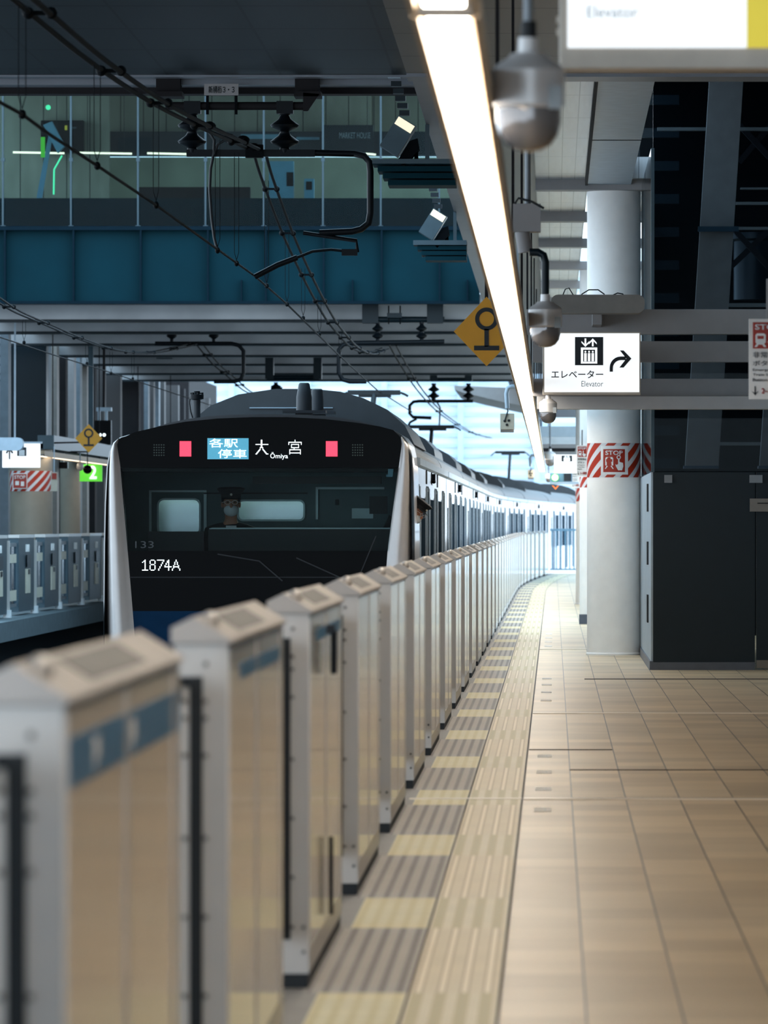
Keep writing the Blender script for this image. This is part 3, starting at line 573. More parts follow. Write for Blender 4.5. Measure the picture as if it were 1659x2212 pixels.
# ================================================================== PLATFORM SCREEN DOOR ROW
XR = -.786; XL_ = -.913
def cabinet(y, near=True):
    t = thing('screen_door_cabinet', (XR, y, 0), 'x', 'platform door', 'white platform screen door cabinets beside the train')
    L = 3.13 if near else 3.13
    z0, z1 = .05, 1.207; sx0, sx1 = -.877, -.845; sz0, sz1 = .16, 1.13
    m = MB()   # body with a door slot in the front
    m.box(XL_, sx0, y, y+.05, z0, z1).box(sx1, XR, y, y+.05, z0, z1).box(sx0, sx1, y, y+.05, z0, sz0).box(sx0, sx1, y, y+.05, sz1, z1)
    m.box(XL_, XR-.006, y+.05, y+L-.05, z0, z1).box(XL_, XR, y+L-.05, y+L, z0, z1)
    m.box(XR-.006, XR, y+.05, y+L-.05, z0, z0+.08)
    m.build('body', 'white_paint', t)
    MB().box(XR-.005, XR+.002, y+.052, y+L-.052, z0+.081, z1-.01).build('side_panel', 'stainless', t)
    for yy0, yy1 in ((y+1.42, y+1.5), (y+L-.3, y+L-.22)): MB().box(XR, XR+.004, yy0, yy1, z0+.08, z1-.01).build('side_post', 'white_paint', t)
    MB().box(sx0, sx1, y-.004, y+.046, sz0, sz1).box(-.908, sx0, y-.004, y-.001, sz1-.025, sz1).build('door_slot', 'dark_rubber', t)
    MB().box(XL_+.01, XR-.004, y+.01, y+L-.01, 0.002, z0).build('base', 'dark_rubber', t)  # shadow gap under the cabinet, put in as a black strip
    zt = 1.21
    cap = [(XL_-.008, zt), (XL_-.008, zt+.038), (-.868, zt+.064), (XR+.004, zt+.012), (XR+.01, zt+.008), (XR+.01, zt)]
    c = MB().prism(cap, y-.012, y+L+.01).build('cap', 'cap_paint', t)
    dx, dz = -.868-(XR+.004), .052; # slope panel
    def on(u, h): return (-.868+(XR+.004+.868)*u, zt+.064-.052*u+h)
    for a, b_ in ((.75, 2.2),):
        p, q = on(.16, .0005), on(.86, .0005); p2, q2 = on(.16, .002), on(.86, .002)
        MB().prism([p, q, q2, p2], y+a, y+b_).build('top_panel', 'top_panel', c)
    MB().ball((-.838, y+.2, zt+.05), .022, (1, 4, 1.15), 12, 8).build('lamp_dome', 'white_paint', c)
    if near:
        for z in (.2, .36, .55, .74, .94, 1.03, 1.07, 1.16):
            MB().ball((-.838, y-.002, z), .0065, (1, .7, 1), 8, 6).build('bolt', 'bolt_metal', t)
            if z > .2 and z < 1.1: MB().ball((-.889, y-.002, z), .0065, (1, .7, 1), 8, 6).build('bolt', 'bolt_metal', t)
        for x, z in ((-.803, .12), (-.803, .2)): MB().ball((x, y-.002, z), .0065, (1, .7, 1), 8, 6).build('bolt', 'bolt_metal', t)
    # door leaf closing the opening beyond the slot (slides out of the front slot toward the camera)
    lf = MB().box(-.907, -.894, y-1.9, y-.01, .17, .23).box(-.907, -.894, y-1.9, y-.01, 1.07, 1.12).box(-.907, -.894, y-1.9, y-1.84, .23, 1.07).box(-.907, -.894, y-.99, y-.93, .23, 1.07).build('door_leaf', 'grey_metal', t)
    MB().box(-.904, -.897, y-1.84, y-.99, .23, 1.07).box(-.904, -.897, y-.93, y-.02, .23, 1.07).build('glass_pane', 'door_glass', lf)
    return t
proto = cabinet(FRONTS[0], True)
far_proto = cabinet(FRONTS[8], False)
words = ['first', 'second', 'third', 'fourth', 'fifth', 'sixth', 'seventh', 'eighth', 'ninth', 'tenth', 'eleventh', 'twelfth', 'thirteenth', 'fourteenth', 'fifteenth', 'sixteenth', 'seventeenth', 'eighteenth', 'nineteenth', 'twentieth']
for i, y in enumerate(FRONTS):
    o = proto if i == 0 else (far_proto if i == 8 else copy_tree(proto if i < 8 else far_proto))
    yc = y; k0 = bend(yc); sl = max(0, yc-135)/1650
    o.location = (XR+k0, y, 0); o.rotation_euler = (0, 0, -math.atan(sl))
    if i == 0: lab = 'nearest platform door cabinet, only its blurred dark end and glass at the left edge'
    elif i == 1: lab = 'big blurred white door cabinet at lower left with a wide blue band on its side'
    elif i < 21: lab = 'white door cabinet with sloped cap, %s in the row counting the blue banded one' % words[i-1]
    else: lab = 'tiny white platform door cabinet in the distant part of the row beyond the twentieth'
    o['label'] = lab
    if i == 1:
        st_ = MB().box(XR+.0025, XR+.0035, y+.1, y+3.05, 1.068, 1.152); ORG[o.name] = Vector((XR, y, 0)); b_ = st_.build('blue_band', 'blue_reflection', o); b_['label'] = 'blue band with white figures'  # blue reflection on the side, painted on as a band
        for yy_ in (y+.68, y+1.62):
            MB().box(XR+.0036, XR+.0044, yy_-.06, yy_+.08, 1.098, 1.135).box(XR+.0036, XR+.0044, yy_-.04, yy_, 1.08, 1.098).build('figure', 'white_print', b_)
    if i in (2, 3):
        ORG[o.name] = Vector((XR, y, 0)); MB().box(XR+.0025, XR+.0035, y+.6, y+2.9, 1.11, 1.15).build('blue_band', 'blue_reflection', o)  # smaller blue reflection, coloured in as a thin strip
    if i == 3:
        ORG[o.name] = Vector((XR, y, 0)); d_ = y+1.45
        MB().tube([(XR+.03, d_, 1.13), (XR+.03, d_, .98)], .012, 8).box(XR, XR+.035, d_-.02, d_+.02, 1.12, 1.15).build('handle', 'handle_metal', o)
        MB().tube([(XR+.02, d_, .42), (XR+.02, d_, .15)], .008, 8).build('floor_bolt', 'handle_metal', o)
# end of the platform: railing
k = bend(186); t = thing('railing', (.4, 187, 0), 'pale blue railing closing the far end of the platform', 'railing')
MB().box(-.1, 1.6, 187, 187.1, 1.27, 1.33).build('top_rail', 'railing_blue', t); MB().box(-.1, 1.6, 187, 187.1, .1, .15).build('bottom_rail', 'railing_blue', t)
for i in range(12): MB().box(-.05+i*.13, -.01+i*.13, 187.02, 187.08, .15, 1.27).build('baluster', 'railing_blue', t)
# ================================================================== TRAIN
CX, HWD = -2.88, 1.505; D0 = 61.3
train = thing('train', (CX, D0, -1.1), 'silver commuter train with a black front standing at the platform', 'train')
def section(half=HWD, roof=True):    # body outline, x relative to centre
    g = 2.12; pts = [(half, -.95), (half, g-.08), (half-.01, g)]
    n = 10
    for i in range(n+1):
        a = math.pi*.5*i/n; pts.append(((half-.06)*math.cos(a)**.75 if a < 1.57 else 0, g+.06+.42*math.sin(a)))
    return pts
half_pts = section(); full = half_pts+[(-x, z) for x, z in reversed(half_pts[:-1])]
def sweep(outline, y0, y1, closed=True, seg=4.0, caps=True):
    m = MB(); n = max(1, int((y1-y0)/seg)) if y1 > 135 else 1; k = len(outline); vs = []
    for i in range(n+1):
        y = y0+(y1-y0)*i/n; vs += [(CX+bend(y)+x, y, z) for x, z in outline]
    fs = [(i*k+j, i*k+(j+1) % k, (i+1)*k+(j+1) % k, (i+1)*k+j) for i in range(n) for j in range(k if closed else k-1)]
    m.add(vs, fs); 
    if caps: m.add(vs[:k], [tuple(range(k))]); m.add(vs[-k:], [tuple(range(k-1, -1, -1))])
    return m
body_out = [(HWD, -.95), (HWD, 2.1), (-HWD, 2.1), (-HWD, -.95)]
roof_out = [(p[0], p[1]) for p in full if p[1] > 2.1]
def sidebox(m, x0, x1, y0, y1, z0, z1):     # small box on the platform side following the bend
    n = max(1, int((y1-y0)/6))
    k0, k1 = bend(y0), bend(y1); a = CX+HWD
    v = [(a+x+(k1 if y == y1 else k0), y, z) for z in (z0, z1) for y in (y0, y1) for x in (x0, x1)]
    return m.add(v, [(0, 2, 3, 1), (4, 5, 7, 6), (0, 1, 5, 4), (2, 6, 7, 3), (0, 4, 6, 2), (1, 3, 7, 5)])
NC = 9; CL = 19.85
for ci in range(NC):
    y0 = D0+(2.4 if ci == 0 else ci*CL); y1 = D0+(ci+1)*CL-.35
    car = sweep(body_out, y0, y1).build('car_body', 'train_silver', train)
    rf = sweep(roof_out, y0-.1 if ci == 0 else y0, y1, caps=True).build('roof', 'train_roof', car)
    g = MB(); a0 = sweep([(HWD+.002, 2.07), (HWD+.03, 2.09), (HWD+.03, 2.16), (HWD-.02, 2.17)], y0, y1); g.add(a0.v, a0.f)
    g.build('gutter', 'pale_steel', car)
    base = D0+ci*CL
    for k in range(4):
        yd = base+2.6+k*4.86
        q = MB(); sidebox(q, .001, .004, yd-.68, yd+.68, .0, 1.9); q.build('door_recess', 'door_recess', car)
        q = MB(); sidebox(q, .004, .014, yd-.74, yd-.66, .0, 1.88); sidebox(q, .004, .014, yd+.66, yd+.74, .0, 1.88); sidebox(q, .004, .008, yd-.03, yd+.03, 0, 1.86); q.build('door_frame', 'pale_steel', car)
        for s_ in (-1, 1):
            q = MB(); sidebox(q, .005, .008, yd+s_*.32-.2, yd+s_*.32+.2, .75, 1.84); q.build('door_window', 'train_glass', car)
    for k in range(3):
        yw = base+2.6+4.86*(k+.5); q = MB(); sidebox(q, .001, .006, yw-1.1, yw+1.1, .75, 1.762); q.build('window', 'train_glass', car)
        q = MB(); sidebox(q, .001, .008, yw-1.18, yw-1.1, .7, 1.78); q.build('window_frame', 'pale_steel', car); q = MB(); sidebox(q, .001, .008, yw+1.1, yw+1.18, .7, 1.78); q.build('window_frame', 'pale_steel', car)
    if ci:
        q = MB(); sidebox(q, .001, .005, base+.55, base+1.15, .75, 1.7); q.build('window', 'train_glass', car)
        q = MB(); q.box(CX+bend(base)-1.1, CX+bend(base)+1.1, base-.36, base+.01, -.6, 2.0); q.build('gangway', 'dark_rubber', car)
    ym = base+9.9
    q = MB(); sidebox(q, .001, .006, ym-.35, ym+.35, 1.93, 2.04); sidebox(q, .004, .045, ym-.1, ym+.1, 1.965, 2.055); q.build('side_display', 'train_black', car)
    q = MB(); q.ball((CX+HWD+.03+bend(ym), ym-.3, 1.962), .024, (1, 1, .8), 10, 6).box(CX+HWD+bend(ym), CX+HWD+.012+bend(ym), ym-.31, ym-.27, 1.94, 2.07); q.build('side_camera', 'train_black', car)
    for s_ in (-1, 1):
        q = MB(); sidebox(q, .001, .015, ym+s_*3.2-.03, ym+s_*3.2+.03, 1.92, 2.1); q.build('seam', 'ac_grey', car)
    # air conditioner
    if ci != 0:
        ya = base+7.0; kk = bend(ya); prof = [(1.25*math.cos(math.pi*i/12), 2.3+.62*math.sin(math.pi*i/12)**.7) for i in range(13)]
        q = MB(); q.prism([(CX+kk+x, z) for x, z in prof], ya, ya+6.5); q.build('air_conditioner', 'ac_dark' if ci in (1, 2) else 'ac_grey', car)
prof = [(x, 2.35+z) for x, z in ((1.3, 0), (1.2, .2), (1.0, .38), (.75, .5), (.5, .57), (.2, .6), (-.2, .6), (-.6, .54), (-.9, .42), (-1.15, .22), (-1.3, 0))]
q = MB(); q.prism([(CX+.08+x, z) for x, z in prof], 68, 74.5); ac = q.build('air_conditioner', 'ac_grey', train)
q = MB(); q.box(CX-.4, CX+.5, 67.98, 68.0, 2.74, 2.75).box(CX-.75, CX+.75, 67.98, 68, 2.55, 2.56); q.build('seam_line', 'pale_steel', ac)
# --- front mask, built from outlines in the front plane
def fz(py): return PZ(py, D0)
def fx(px): return PX(px, D0)
outer = [(220, 1400), (220, 1300), (221, 1180), (223, 1090), (227, 1010), (233, 975), (242, 955), (256, 944), (290, 934), (340, 922), (400, 911), (470, 904), (545, 901), (620, 901), (700, 905), (770, 913), (820, 921), (850, 929), (869, 940), (882, 957), (889, 985), (892, 1040), (894, 1120), (895, 1250), (895, 1400)]
inner = [(292, 1400), (290, 1385), (283, 1290), (274, 1170), (266, 1080), (260, 1010), (253, 965), (256, 950)]
innr = [(866, 945), (867, 965), (862, 1010), (852, 1080), (841, 1150), (833, 1250), (826, 1400)]
def loft(name, mtl, outl, y0, rings, par):    # outline swept back with small growth: rounded nose
    pts = [(fx(a), fz(b_)) for a, b_ in outl]; cx = sum(p[0] for p in pts)/len(pts); cz = sum(p[1] for p in pts)/len(pts); n = len(pts); m = MB(); vs = []
    for dy, s_ in rings: vs += [(cx+(x-cx)*s_, y0+dy, cz+(z-cz)*s_) for x, z in pts]
    fs = [(i*n+j, i*n+(j+1) % n, (i+1)*n+(j+1) % n, (i+1)*n+j) for i in range(len(rings)-1) for j in range(n)]
    m.add(vs, fs, True); return m
# shell behind the face (hollow cab), open at front
m = loft('cab_shell', 'train_black', outer, D0, [(.06, .985), (.12, .996), (.2, 1.0), (2.6, 1.0)], train); m.build('cab_shell', 'train_black', train)
# dark mask frame: polygon strips around the windshield opening
WS = [(262, 1012), (858, 1012), (838, 1190), (277, 1190)]     # windshield opening
top = [(256, 950)]+outer[8:18]+[(866, 945), (867, 965), (860, 1012), (262, 1012), (253, 965)]
m = MB(); m.pxprism(top, D0, .08); 
m.pxprism([(262, 1012), (277, 1190), (838, 1190), (833, 1250), (829, 1320), (286, 1320), (274, 1170), (260, 1010)], D0, .08)
m.pxprism([(860, 1012), (862, 1012), (852, 1080), (841, 1150), (838, 1190)], D0, .08)
face = m.build('front_mask', 'train_black', train)
m = MB(); pts_b = outer[7:19]                       # rounded brow above
vs = []; 
for dy, up in ((.0, 0), (-.02, 10), (.05, 26), (.2, 36)):
    pass
bl = [(286, 1320), (829, 1320), (826, 1400), (292, 1400)]
MB().pxprism(bl, D0, .08).build('lower_panel', 'train_blue', train)['label'] = 'blue lower front panel'
m = MB(); m.pxprism([(292, 1400), (826, 1400), (820, 1500), (300, 1500)], D0+.02, .3); m.build('skirt', 'ac_dark', train)
# white side pillars (rounded, swept back)
def pillar(outl, name, sgn):
    pts = [(fx(a), fz(b_)) for a, b_ in outl]; n = len(pts); cx = sum(p[0] for p in pts)/n; m = MB(); vs = []
    k = n//2      # first k points are the outer side, last k the inner side (matched pairs)
    cols = 7; prof = []
    for i in range(k):
        o_, i_ = pts[i], pts[n-1-i]
        for j in range(cols):
            u = j/(cols-1); x = o_[0]+(i_[0]-o_[0])*u; z = o_[1]+(i_[1]-o_[1])*u; yy_ = D0-.10*math.sin(math.pi*min(1, u*1.15))**.8+ (0.35*(1-u)**3)
            if u == 1: yy_ = D0+.0
            prof.append((x, yy_, z))
    fs = [(r_*cols+c_, r_*cols+c_+1, (r_+1)*cols+c_+1, (r_+1)*cols+c_) for r_ in range(k-1) for c_ in range(cols-1)]
    m.add(prof, fs, True)
    ed = [prof[r_*cols] for r_ in range(k)]; bk = [(p[0]-.0*sgn, D0+2.5, p[2]) for p in ed]      # side wall of the cowl
    m.add(ed+bk, [(i, i+1, k+i+1, k+i) for i in range(k-1)])
    return m.build(name, 'train_pillar', train)
lo = [(220, 1400), (219, 1300), (220, 1180), (222, 1090), (226, 1010), (232, 975), (241, 956), (256, 946)]
li = [(293, 1400), (285, 1300), (275, 1180), (267, 1090), (260, 1010), (255, 975), (253, 960), (257, 948)]
pillar(lo+li[::-1], 'side_pillar', 1)
ro = [(895, 1400), (895, 1300), (895, 1180), (894, 1090), (892, 1020), (889, 985), (883, 960), (868, 942)]
ri = [(826, 1400), (829, 1300), (838, 1180), (850, 1090), (861, 1012), (866, 975), (868, 958), (866, 946)]
pillar(ro+ri[::-1], 'side_pillar', -1)
MB().pxprism([(263, 1010), (859, 1010), (838, 1190), (277, 1190)], D0-.012, .008).build('windshield', 'windshield_glass', train)
# lamps and displays
for a, b_ in ((388, 413), (704, 729)):
    o = MB().pxbox(a, b_, 953, 986, D0-.006, .006).build('tail_lamp', 'led_red', face); o['label'] = 'red LED tail lamp'
for a in (333, 762):
    m = MB()
    for i in range(5):
        for j in range(5): m.disc_y(W(a+i*5.2, 961+j*5.6, D0-.004), .0075, .006, 6)
    m.build('headlamp', 'led_off', face)
dp = MB().pxbox(448, 537, 946.5, 992, D0-.006, .006).build('type_display', 'led_blue', face); dp['label'] = 'light blue LED service type panel'
text('lettering', '各駅', 'led_white', dp, PX(483, D0), PZ(957, D0), D0-.006, 19*D0/FPX, 62*D0/FPX, .002)
text('lettering', '停車', 'led_white', dp, PX(502, D0), PZ(980, D0), D0-.006, 19*D0/FPX, 62*D0/FPX, .002)
def dots(name, rows, x0, x1, y0, y1, par, mt='led_white', d=D0, fill=.8):   # LED dot matrix writing
    n = len(rows); w = len(rows[0]); m = MB(); dx = (x1-x0)/w; dy = (y1-y0)/n
    for j, r_ in enumerate(rows):
        i = 0
        while i < w:
            if r_[i] != ' ' and r_[i] != '.':
                e = i
                while e < w and r_[e] not in ' .': e += 1
                m.pxbox(x0+i*dx, x0+(e-1+fill)*dx, y0+j*dy, y0+(j+fill)*dy, d-.006, .006); i = e
            else: i += 1
    return m.build(name, mt, par)
dots('lettering', ["......##.......", "......##.......", "......##.......", "......##.......", "###############", "......##.......", "......##.......", ".....####......", ".....#..#......", "....##..##.....", "...##....##....", "..##......##...", ".##........##..", "##..........###"], 552, 580, 950, 982, face)
dots('lettering', [".......#.......", ".......#.......", "###############", "#.............#", "#..#########..#", "...#.......#...", "...#.......#...", "...#########...", "......#........", ".#############.", ".#...........#.", ".#...........#.", ".#############.", ".#...........#."], 623, 652, 950, 982, face)
pxtext('lettering', 'Ōmiya', 'led_white', face, 584, 622, 977, 993, D0-.006)
dots('lettering', ["..#....###..######...#.....#...", ".##...#...#......#..##.....#...", "#.#...#...#.....#...##....#.#..", "..#...#...#.....#..#.#....#.#..", "..#....###.....#...#.#....#.#..", "..#...#...#....#..#..#...#...#.", "..#...#...#...#...######.#####.", "..#...#...#...#......#...#...#.", "..#...#...#..#.......#..#.....#", "#####..###...#.......#..#.....#"], 307, 390, 1209, 1233, face)
pxtext('lettering', '133', 'dim_print', face, 292, 332, 1169, 1184, D0-.015)
MB().pxbox(280, 836, 1246, 1248, D0-.004, .004).build('seam_line', 'ac_dark', face)
# wipers
m = MB(); m.bar(W(470, 1197, D0-.04), W(560, 1212, D0-.04), .012).bar(W(560, 1212, D0-.04), W(610, 1255, D0-.04), .012); m.bar(W(780, 1235, D0-.04), W(812, 1158, D0-.04), .01).bar(W(640, 1205, D0-.04), W(740, 1250, D0-.04), .012); m.build('wiper', 'ac_dark', train)
# roof top antennas
def antenna(x, y0, y1, r0, r1, d, base=None):
    s = d/FPX; m = MB(); m.lathe(W(x, y1, d), [(r0*s, 0), (r0*s*.98, (y1-y0)*s*.5), (r1*s, (y1-y0)*s*.95), (r1*s*.8, (y1-y0)*s)], 20)
    if base: m.box(PX(base[0], d), PX(base[1], d), d-.2, d+.2, PZ(y1+5, d), PZ(y1-1, d)).box(PX(x-18, d), PX(x+18, d), d-.12, d+.12, PZ(y1+8, d), PZ(y1, d))
    return m.build('antenna', 'ac_dark', train)
antenna(657, 827, 888, 17, 12, 64.5, (612, 705)); antenna(685, 840, 890, 14, 12, 66.5, (650, 724))
a = antenna(425, 862, 903, 8, 8, 64.0); m = MB(); s = 64/FPX; m.lathe(W(425, 862, 64), [(8*s, -.01), (15*s, .0), (15*s, .045), (8*s, .05), (7*s, .08)], 16)
for i in range(6): m.tube([W(425+12*math.cos(i), 855, 64)+Vector((0, 12*s*math.sin(i), -.03)), W(425+12*math.cos(i), 848, 64)+Vector((0, 12*s*math.sin(i), 0))], .012, 6)
m.build('antenna_ring', 'insulator', train); MB().tube([W(411, 855, 64), W(409, 870, 64), W(412, 890, 64), W(416, 903, 64)], .008, 6).build('cable', 'dark_cable', train)
# pantographs
for (x, y, d, w, pw) in ((808, 848, 105.7, 67, 'a'), (933, 922, 144, 57, 'b'), (1102, 977, 195, 38, 'c')):
    m = MB(); s = w
    m.bar(W(x-s*.85, y, d), W(x+s*.85, y, d), .09, .08).bar(W(x-s*.5, y+6*s/57, d), W(x+s*.55, y+6*s/57, d), .05, .05)
    m.tube([W(x-s*.85, y, d), W(x-s, y+4, d), W(x-s*1.1, y+8, d)], .02, 6).tube([W(x+s*.85, y, d), W(x+s, y+4, d), W(x+s*1.1, y+8, d)], .02, 6)
    zt = 2.5+.1; m.tube([W(x, y+3, d), Vector((PX(x, d)-.03, d-.5, zt+.5)), Vector((PX(x, d)-.05, d, zt))], .045, 8)
    m.box(PX(x, d)-.45, PX(x, d)+.45, d-.3, d+.3, zt-.12, zt)
    m.build('pantograph', 'dark_cable', train)
    for q in range(5): pass
# --- cab interior
I = D0+1.7
m = MB()          # rear bulkhead with real openings: door window (340..432,1078..1152), centre window (512..657,1080..1122)
def bulk(m, x0, x1, y0, y1, holes, d, th):
    xs = sorted({x0, x1} | {h[0] for h in holes} | {h[1] for h in holes}); ys = sorted({y0, y1} | {h[2] for h in holes} | {h[3] for h in holes})
    for a, b_ in zip(xs, xs[1:]):
        for c_, e in zip(ys, ys[1:]):
            cx, cy = (a+b_)/2, (c_+e)/2
            if not any(h[0] < cx < h[1] and h[2] < cy < h[3] for h in holes): m.pxbox(a, b_, c_, e, d, th)
bulk(m, 245, 885, 1005, 1300, [(343, 430, 1080, 1153), (516, 655, 1083, 1122)], I, .03); bw = m.build('bulkhead', 'cab_wall', train)
m = MB(); m.pxbox(322, 327, 1062, 1190, I-.03, .03).pxbox(440, 446, 1062, 1190, I-.03, .03).pxbox(322, 446, 1059, 1063, I-.03, .03).pxbox(684, 830, 1052, 1057, I-.03, .03).pxbox(682, 687, 1052, 1122, I-.03, .03); m.build('door_frame', 'cab_frame', bw)
def ring(x0, x1, y0, y1, r, w, d):
    m = MB(); n = 5
    def rp(x0, x1, y0, y1, r):
        pts = []
        for cx, cy, a0 in ((x1-r, y0+r, -90), (x1-r, y1-r, 0), (x0+r, y1-r, 90), (x0+r, y0+r, 180)):
            for i in range(n+1): a = math.radians(a0+90*i/n); pts.append((cx+r*math.cos(a), cy+r*math.sin(a)))
        return pts
    A = rp(x0-w, x1+w, y0-w, y1+w, r+w); B = rp(x0, x1, y0, y1, r); k = len(A)
    vs = [W(a, b_, d) for a, b_ in A]+[W(a, b_, d) for a, b_ in B]+[W(a, b_, d+.02) for a, b_ in A]+[W(a, b_, d+.02) for a, b_ in B]
    m.add(vs, [(i, (i+1) % k, k+(i+1) % k, k+i) for i in range(k)]+[(i, 2*k+i, 2*k+(i+1) % k, (i+1) % k) for i in range(k)]); return m
ring(343, 430, 1080, 1153, 12, 4, I-.025).build('window_frame', 'cab_frame', bw); ring(516, 655, 1083, 1122, 9, 4, I-.025).build('window_frame', 'cab_frame', bw)
MB().pxbox(440, 664, 1064, 1067, I-.05, .03).build('rail_bar', 'cab_dark', bw)
m = MB(); m.pxbox(724, 732, 1079, 1091, I-.02, .02); m.build('latch', 'cab_dark', bw); MB().pxbox(760, 806, 1098, 1120, I-.02, .02).build('notice', 'cab_frame', bw)
MB().pxbox(798, 836, 1072, 1110, I-.6, .2).build('monitor', 'cab_dark', train)
m = MB(); m.box(fx(450), fx(856), D0+.5, I, fz(1143), fz(1140)); m.build('desk_top', 'cab_frame', train)
m = MB(); m.pxprism([(450, 1124), (840, 1124), (840, 1190), (450, 1190)], D0+.55, .05); 
MB().pxbox(450, 842, 1143, 1192, D0+.5, .06).build('console', 'cab_dark', train); MB().pxbox(320, 440, 1148, 1192, D0+.5, .1).build('console', 'cab_dark', train)
MB().pxbox(452, 530, 1141, 1143, D0+.48, .02).build('console_edge', 'cab_frame', train)
m = MB(); m.box(fx(250), fx(880), D0+.1, I, fz(1018), fz(1012)); m.build('cab_ceiling', 'cab_dark', train)
m = MB(); m.box(fx(540), fx(820), D0+.5, D0+.7, fz(1044), fz(1028)); m.build('sun_visor', 'cab_dark', train)
MB().pxprism([(838, 1013), (850, 1013), (848, 1030), (834, 1030), (834, 1025), (838, 1025)], D0+.05, .01).build('sticker', 'kiosk_blue', train)
MB().box(fx(500), fx(780), D0+.9, D0+1.0, fz(1016), fz(1014)).build('cab_fill_lamp', 'cab_fill_lamp', train)  # unseen lamp added to brighten the cab interior
# saloon seen through the bulkhead windows
m = MB(); m.box(fx(230), fx(885), I+4.4, I+4.45, fz(1400), fz(1000)); m.build('saloon_wall', 'saloon_wall', train)
MB().box(fx(300), fx(820), I+.5, I+4, fz(1062), fz(1060)).build('saloon_lamp', 'saloon_lamp', train)
m = MB(); m.pxbox(364, 384, 1095, 1153, I+1.6, .05).pxbox(400, 406, 1085, 1153, I+1.8, .05).pxbox(360, 366, 1090, 1153, I+1.55, .05); m.build('door_post', 'cab_wall', train)
MB().pxbox(378, 392, 1095, 1140, I+3.5, .05).build('far_door', 'cab_dark', train)
m = MB()
for i in range(7):
    for base, tip in ((520+i*6, 530+i*5.4),): m.bar(W(522+i*5.5, 1085, I+.8), W(517+i*6.6, 1115, I+.8), .018)
    m.bar(W(571+i*4.2, 1085, I+1.2), W(565+i*6, 1115, I+1.2), .018)
m.build('hanging_straps', 'cab_dark', train)
MB().pxbox(610, 640, 1086, 1122, I+1.4, .05).build('seat_partition', 'cab_frame', train)
# ================================================================== PEOPLE
def skin_body(name, pts, edges, radii, m_, parent, sub=2):
    me = bpy.data.meshes.new(name); o0 = org(parent); me.from_pydata([tuple(Vector(p)-o0) for p in pts], edges, [])
    o = bpy.data.objects.new(name, me); C.objects.link(o)
    s = o.modifiers.new('skin', 'SKIN'); s.use_smooth_shade = True; ss = o.modifiers.new('sub', 'SUBSURF'); ss.levels = sub; ss.render_levels = sub
    for i, r in enumerate(radii): me.skin_vertices[0].data[i].radius = (r, r) if isinstance(r, float) else r
    me.skin_vertices[0].data[0].use_root = True
    dg = bpy.context.evaluated_depsgraph_get(); dg.update(); m2 = bpy.data.meshes.new_from_object(o.evaluated_get(dg))
    o.modifiers.clear(); o.data = m2; m2.materials.clear(); m2.materials.append(MATS[m_])
    for p in m2.polygons: p.use_smooth = True
    o.parent = parent; ORG[o.name] = o0; return o
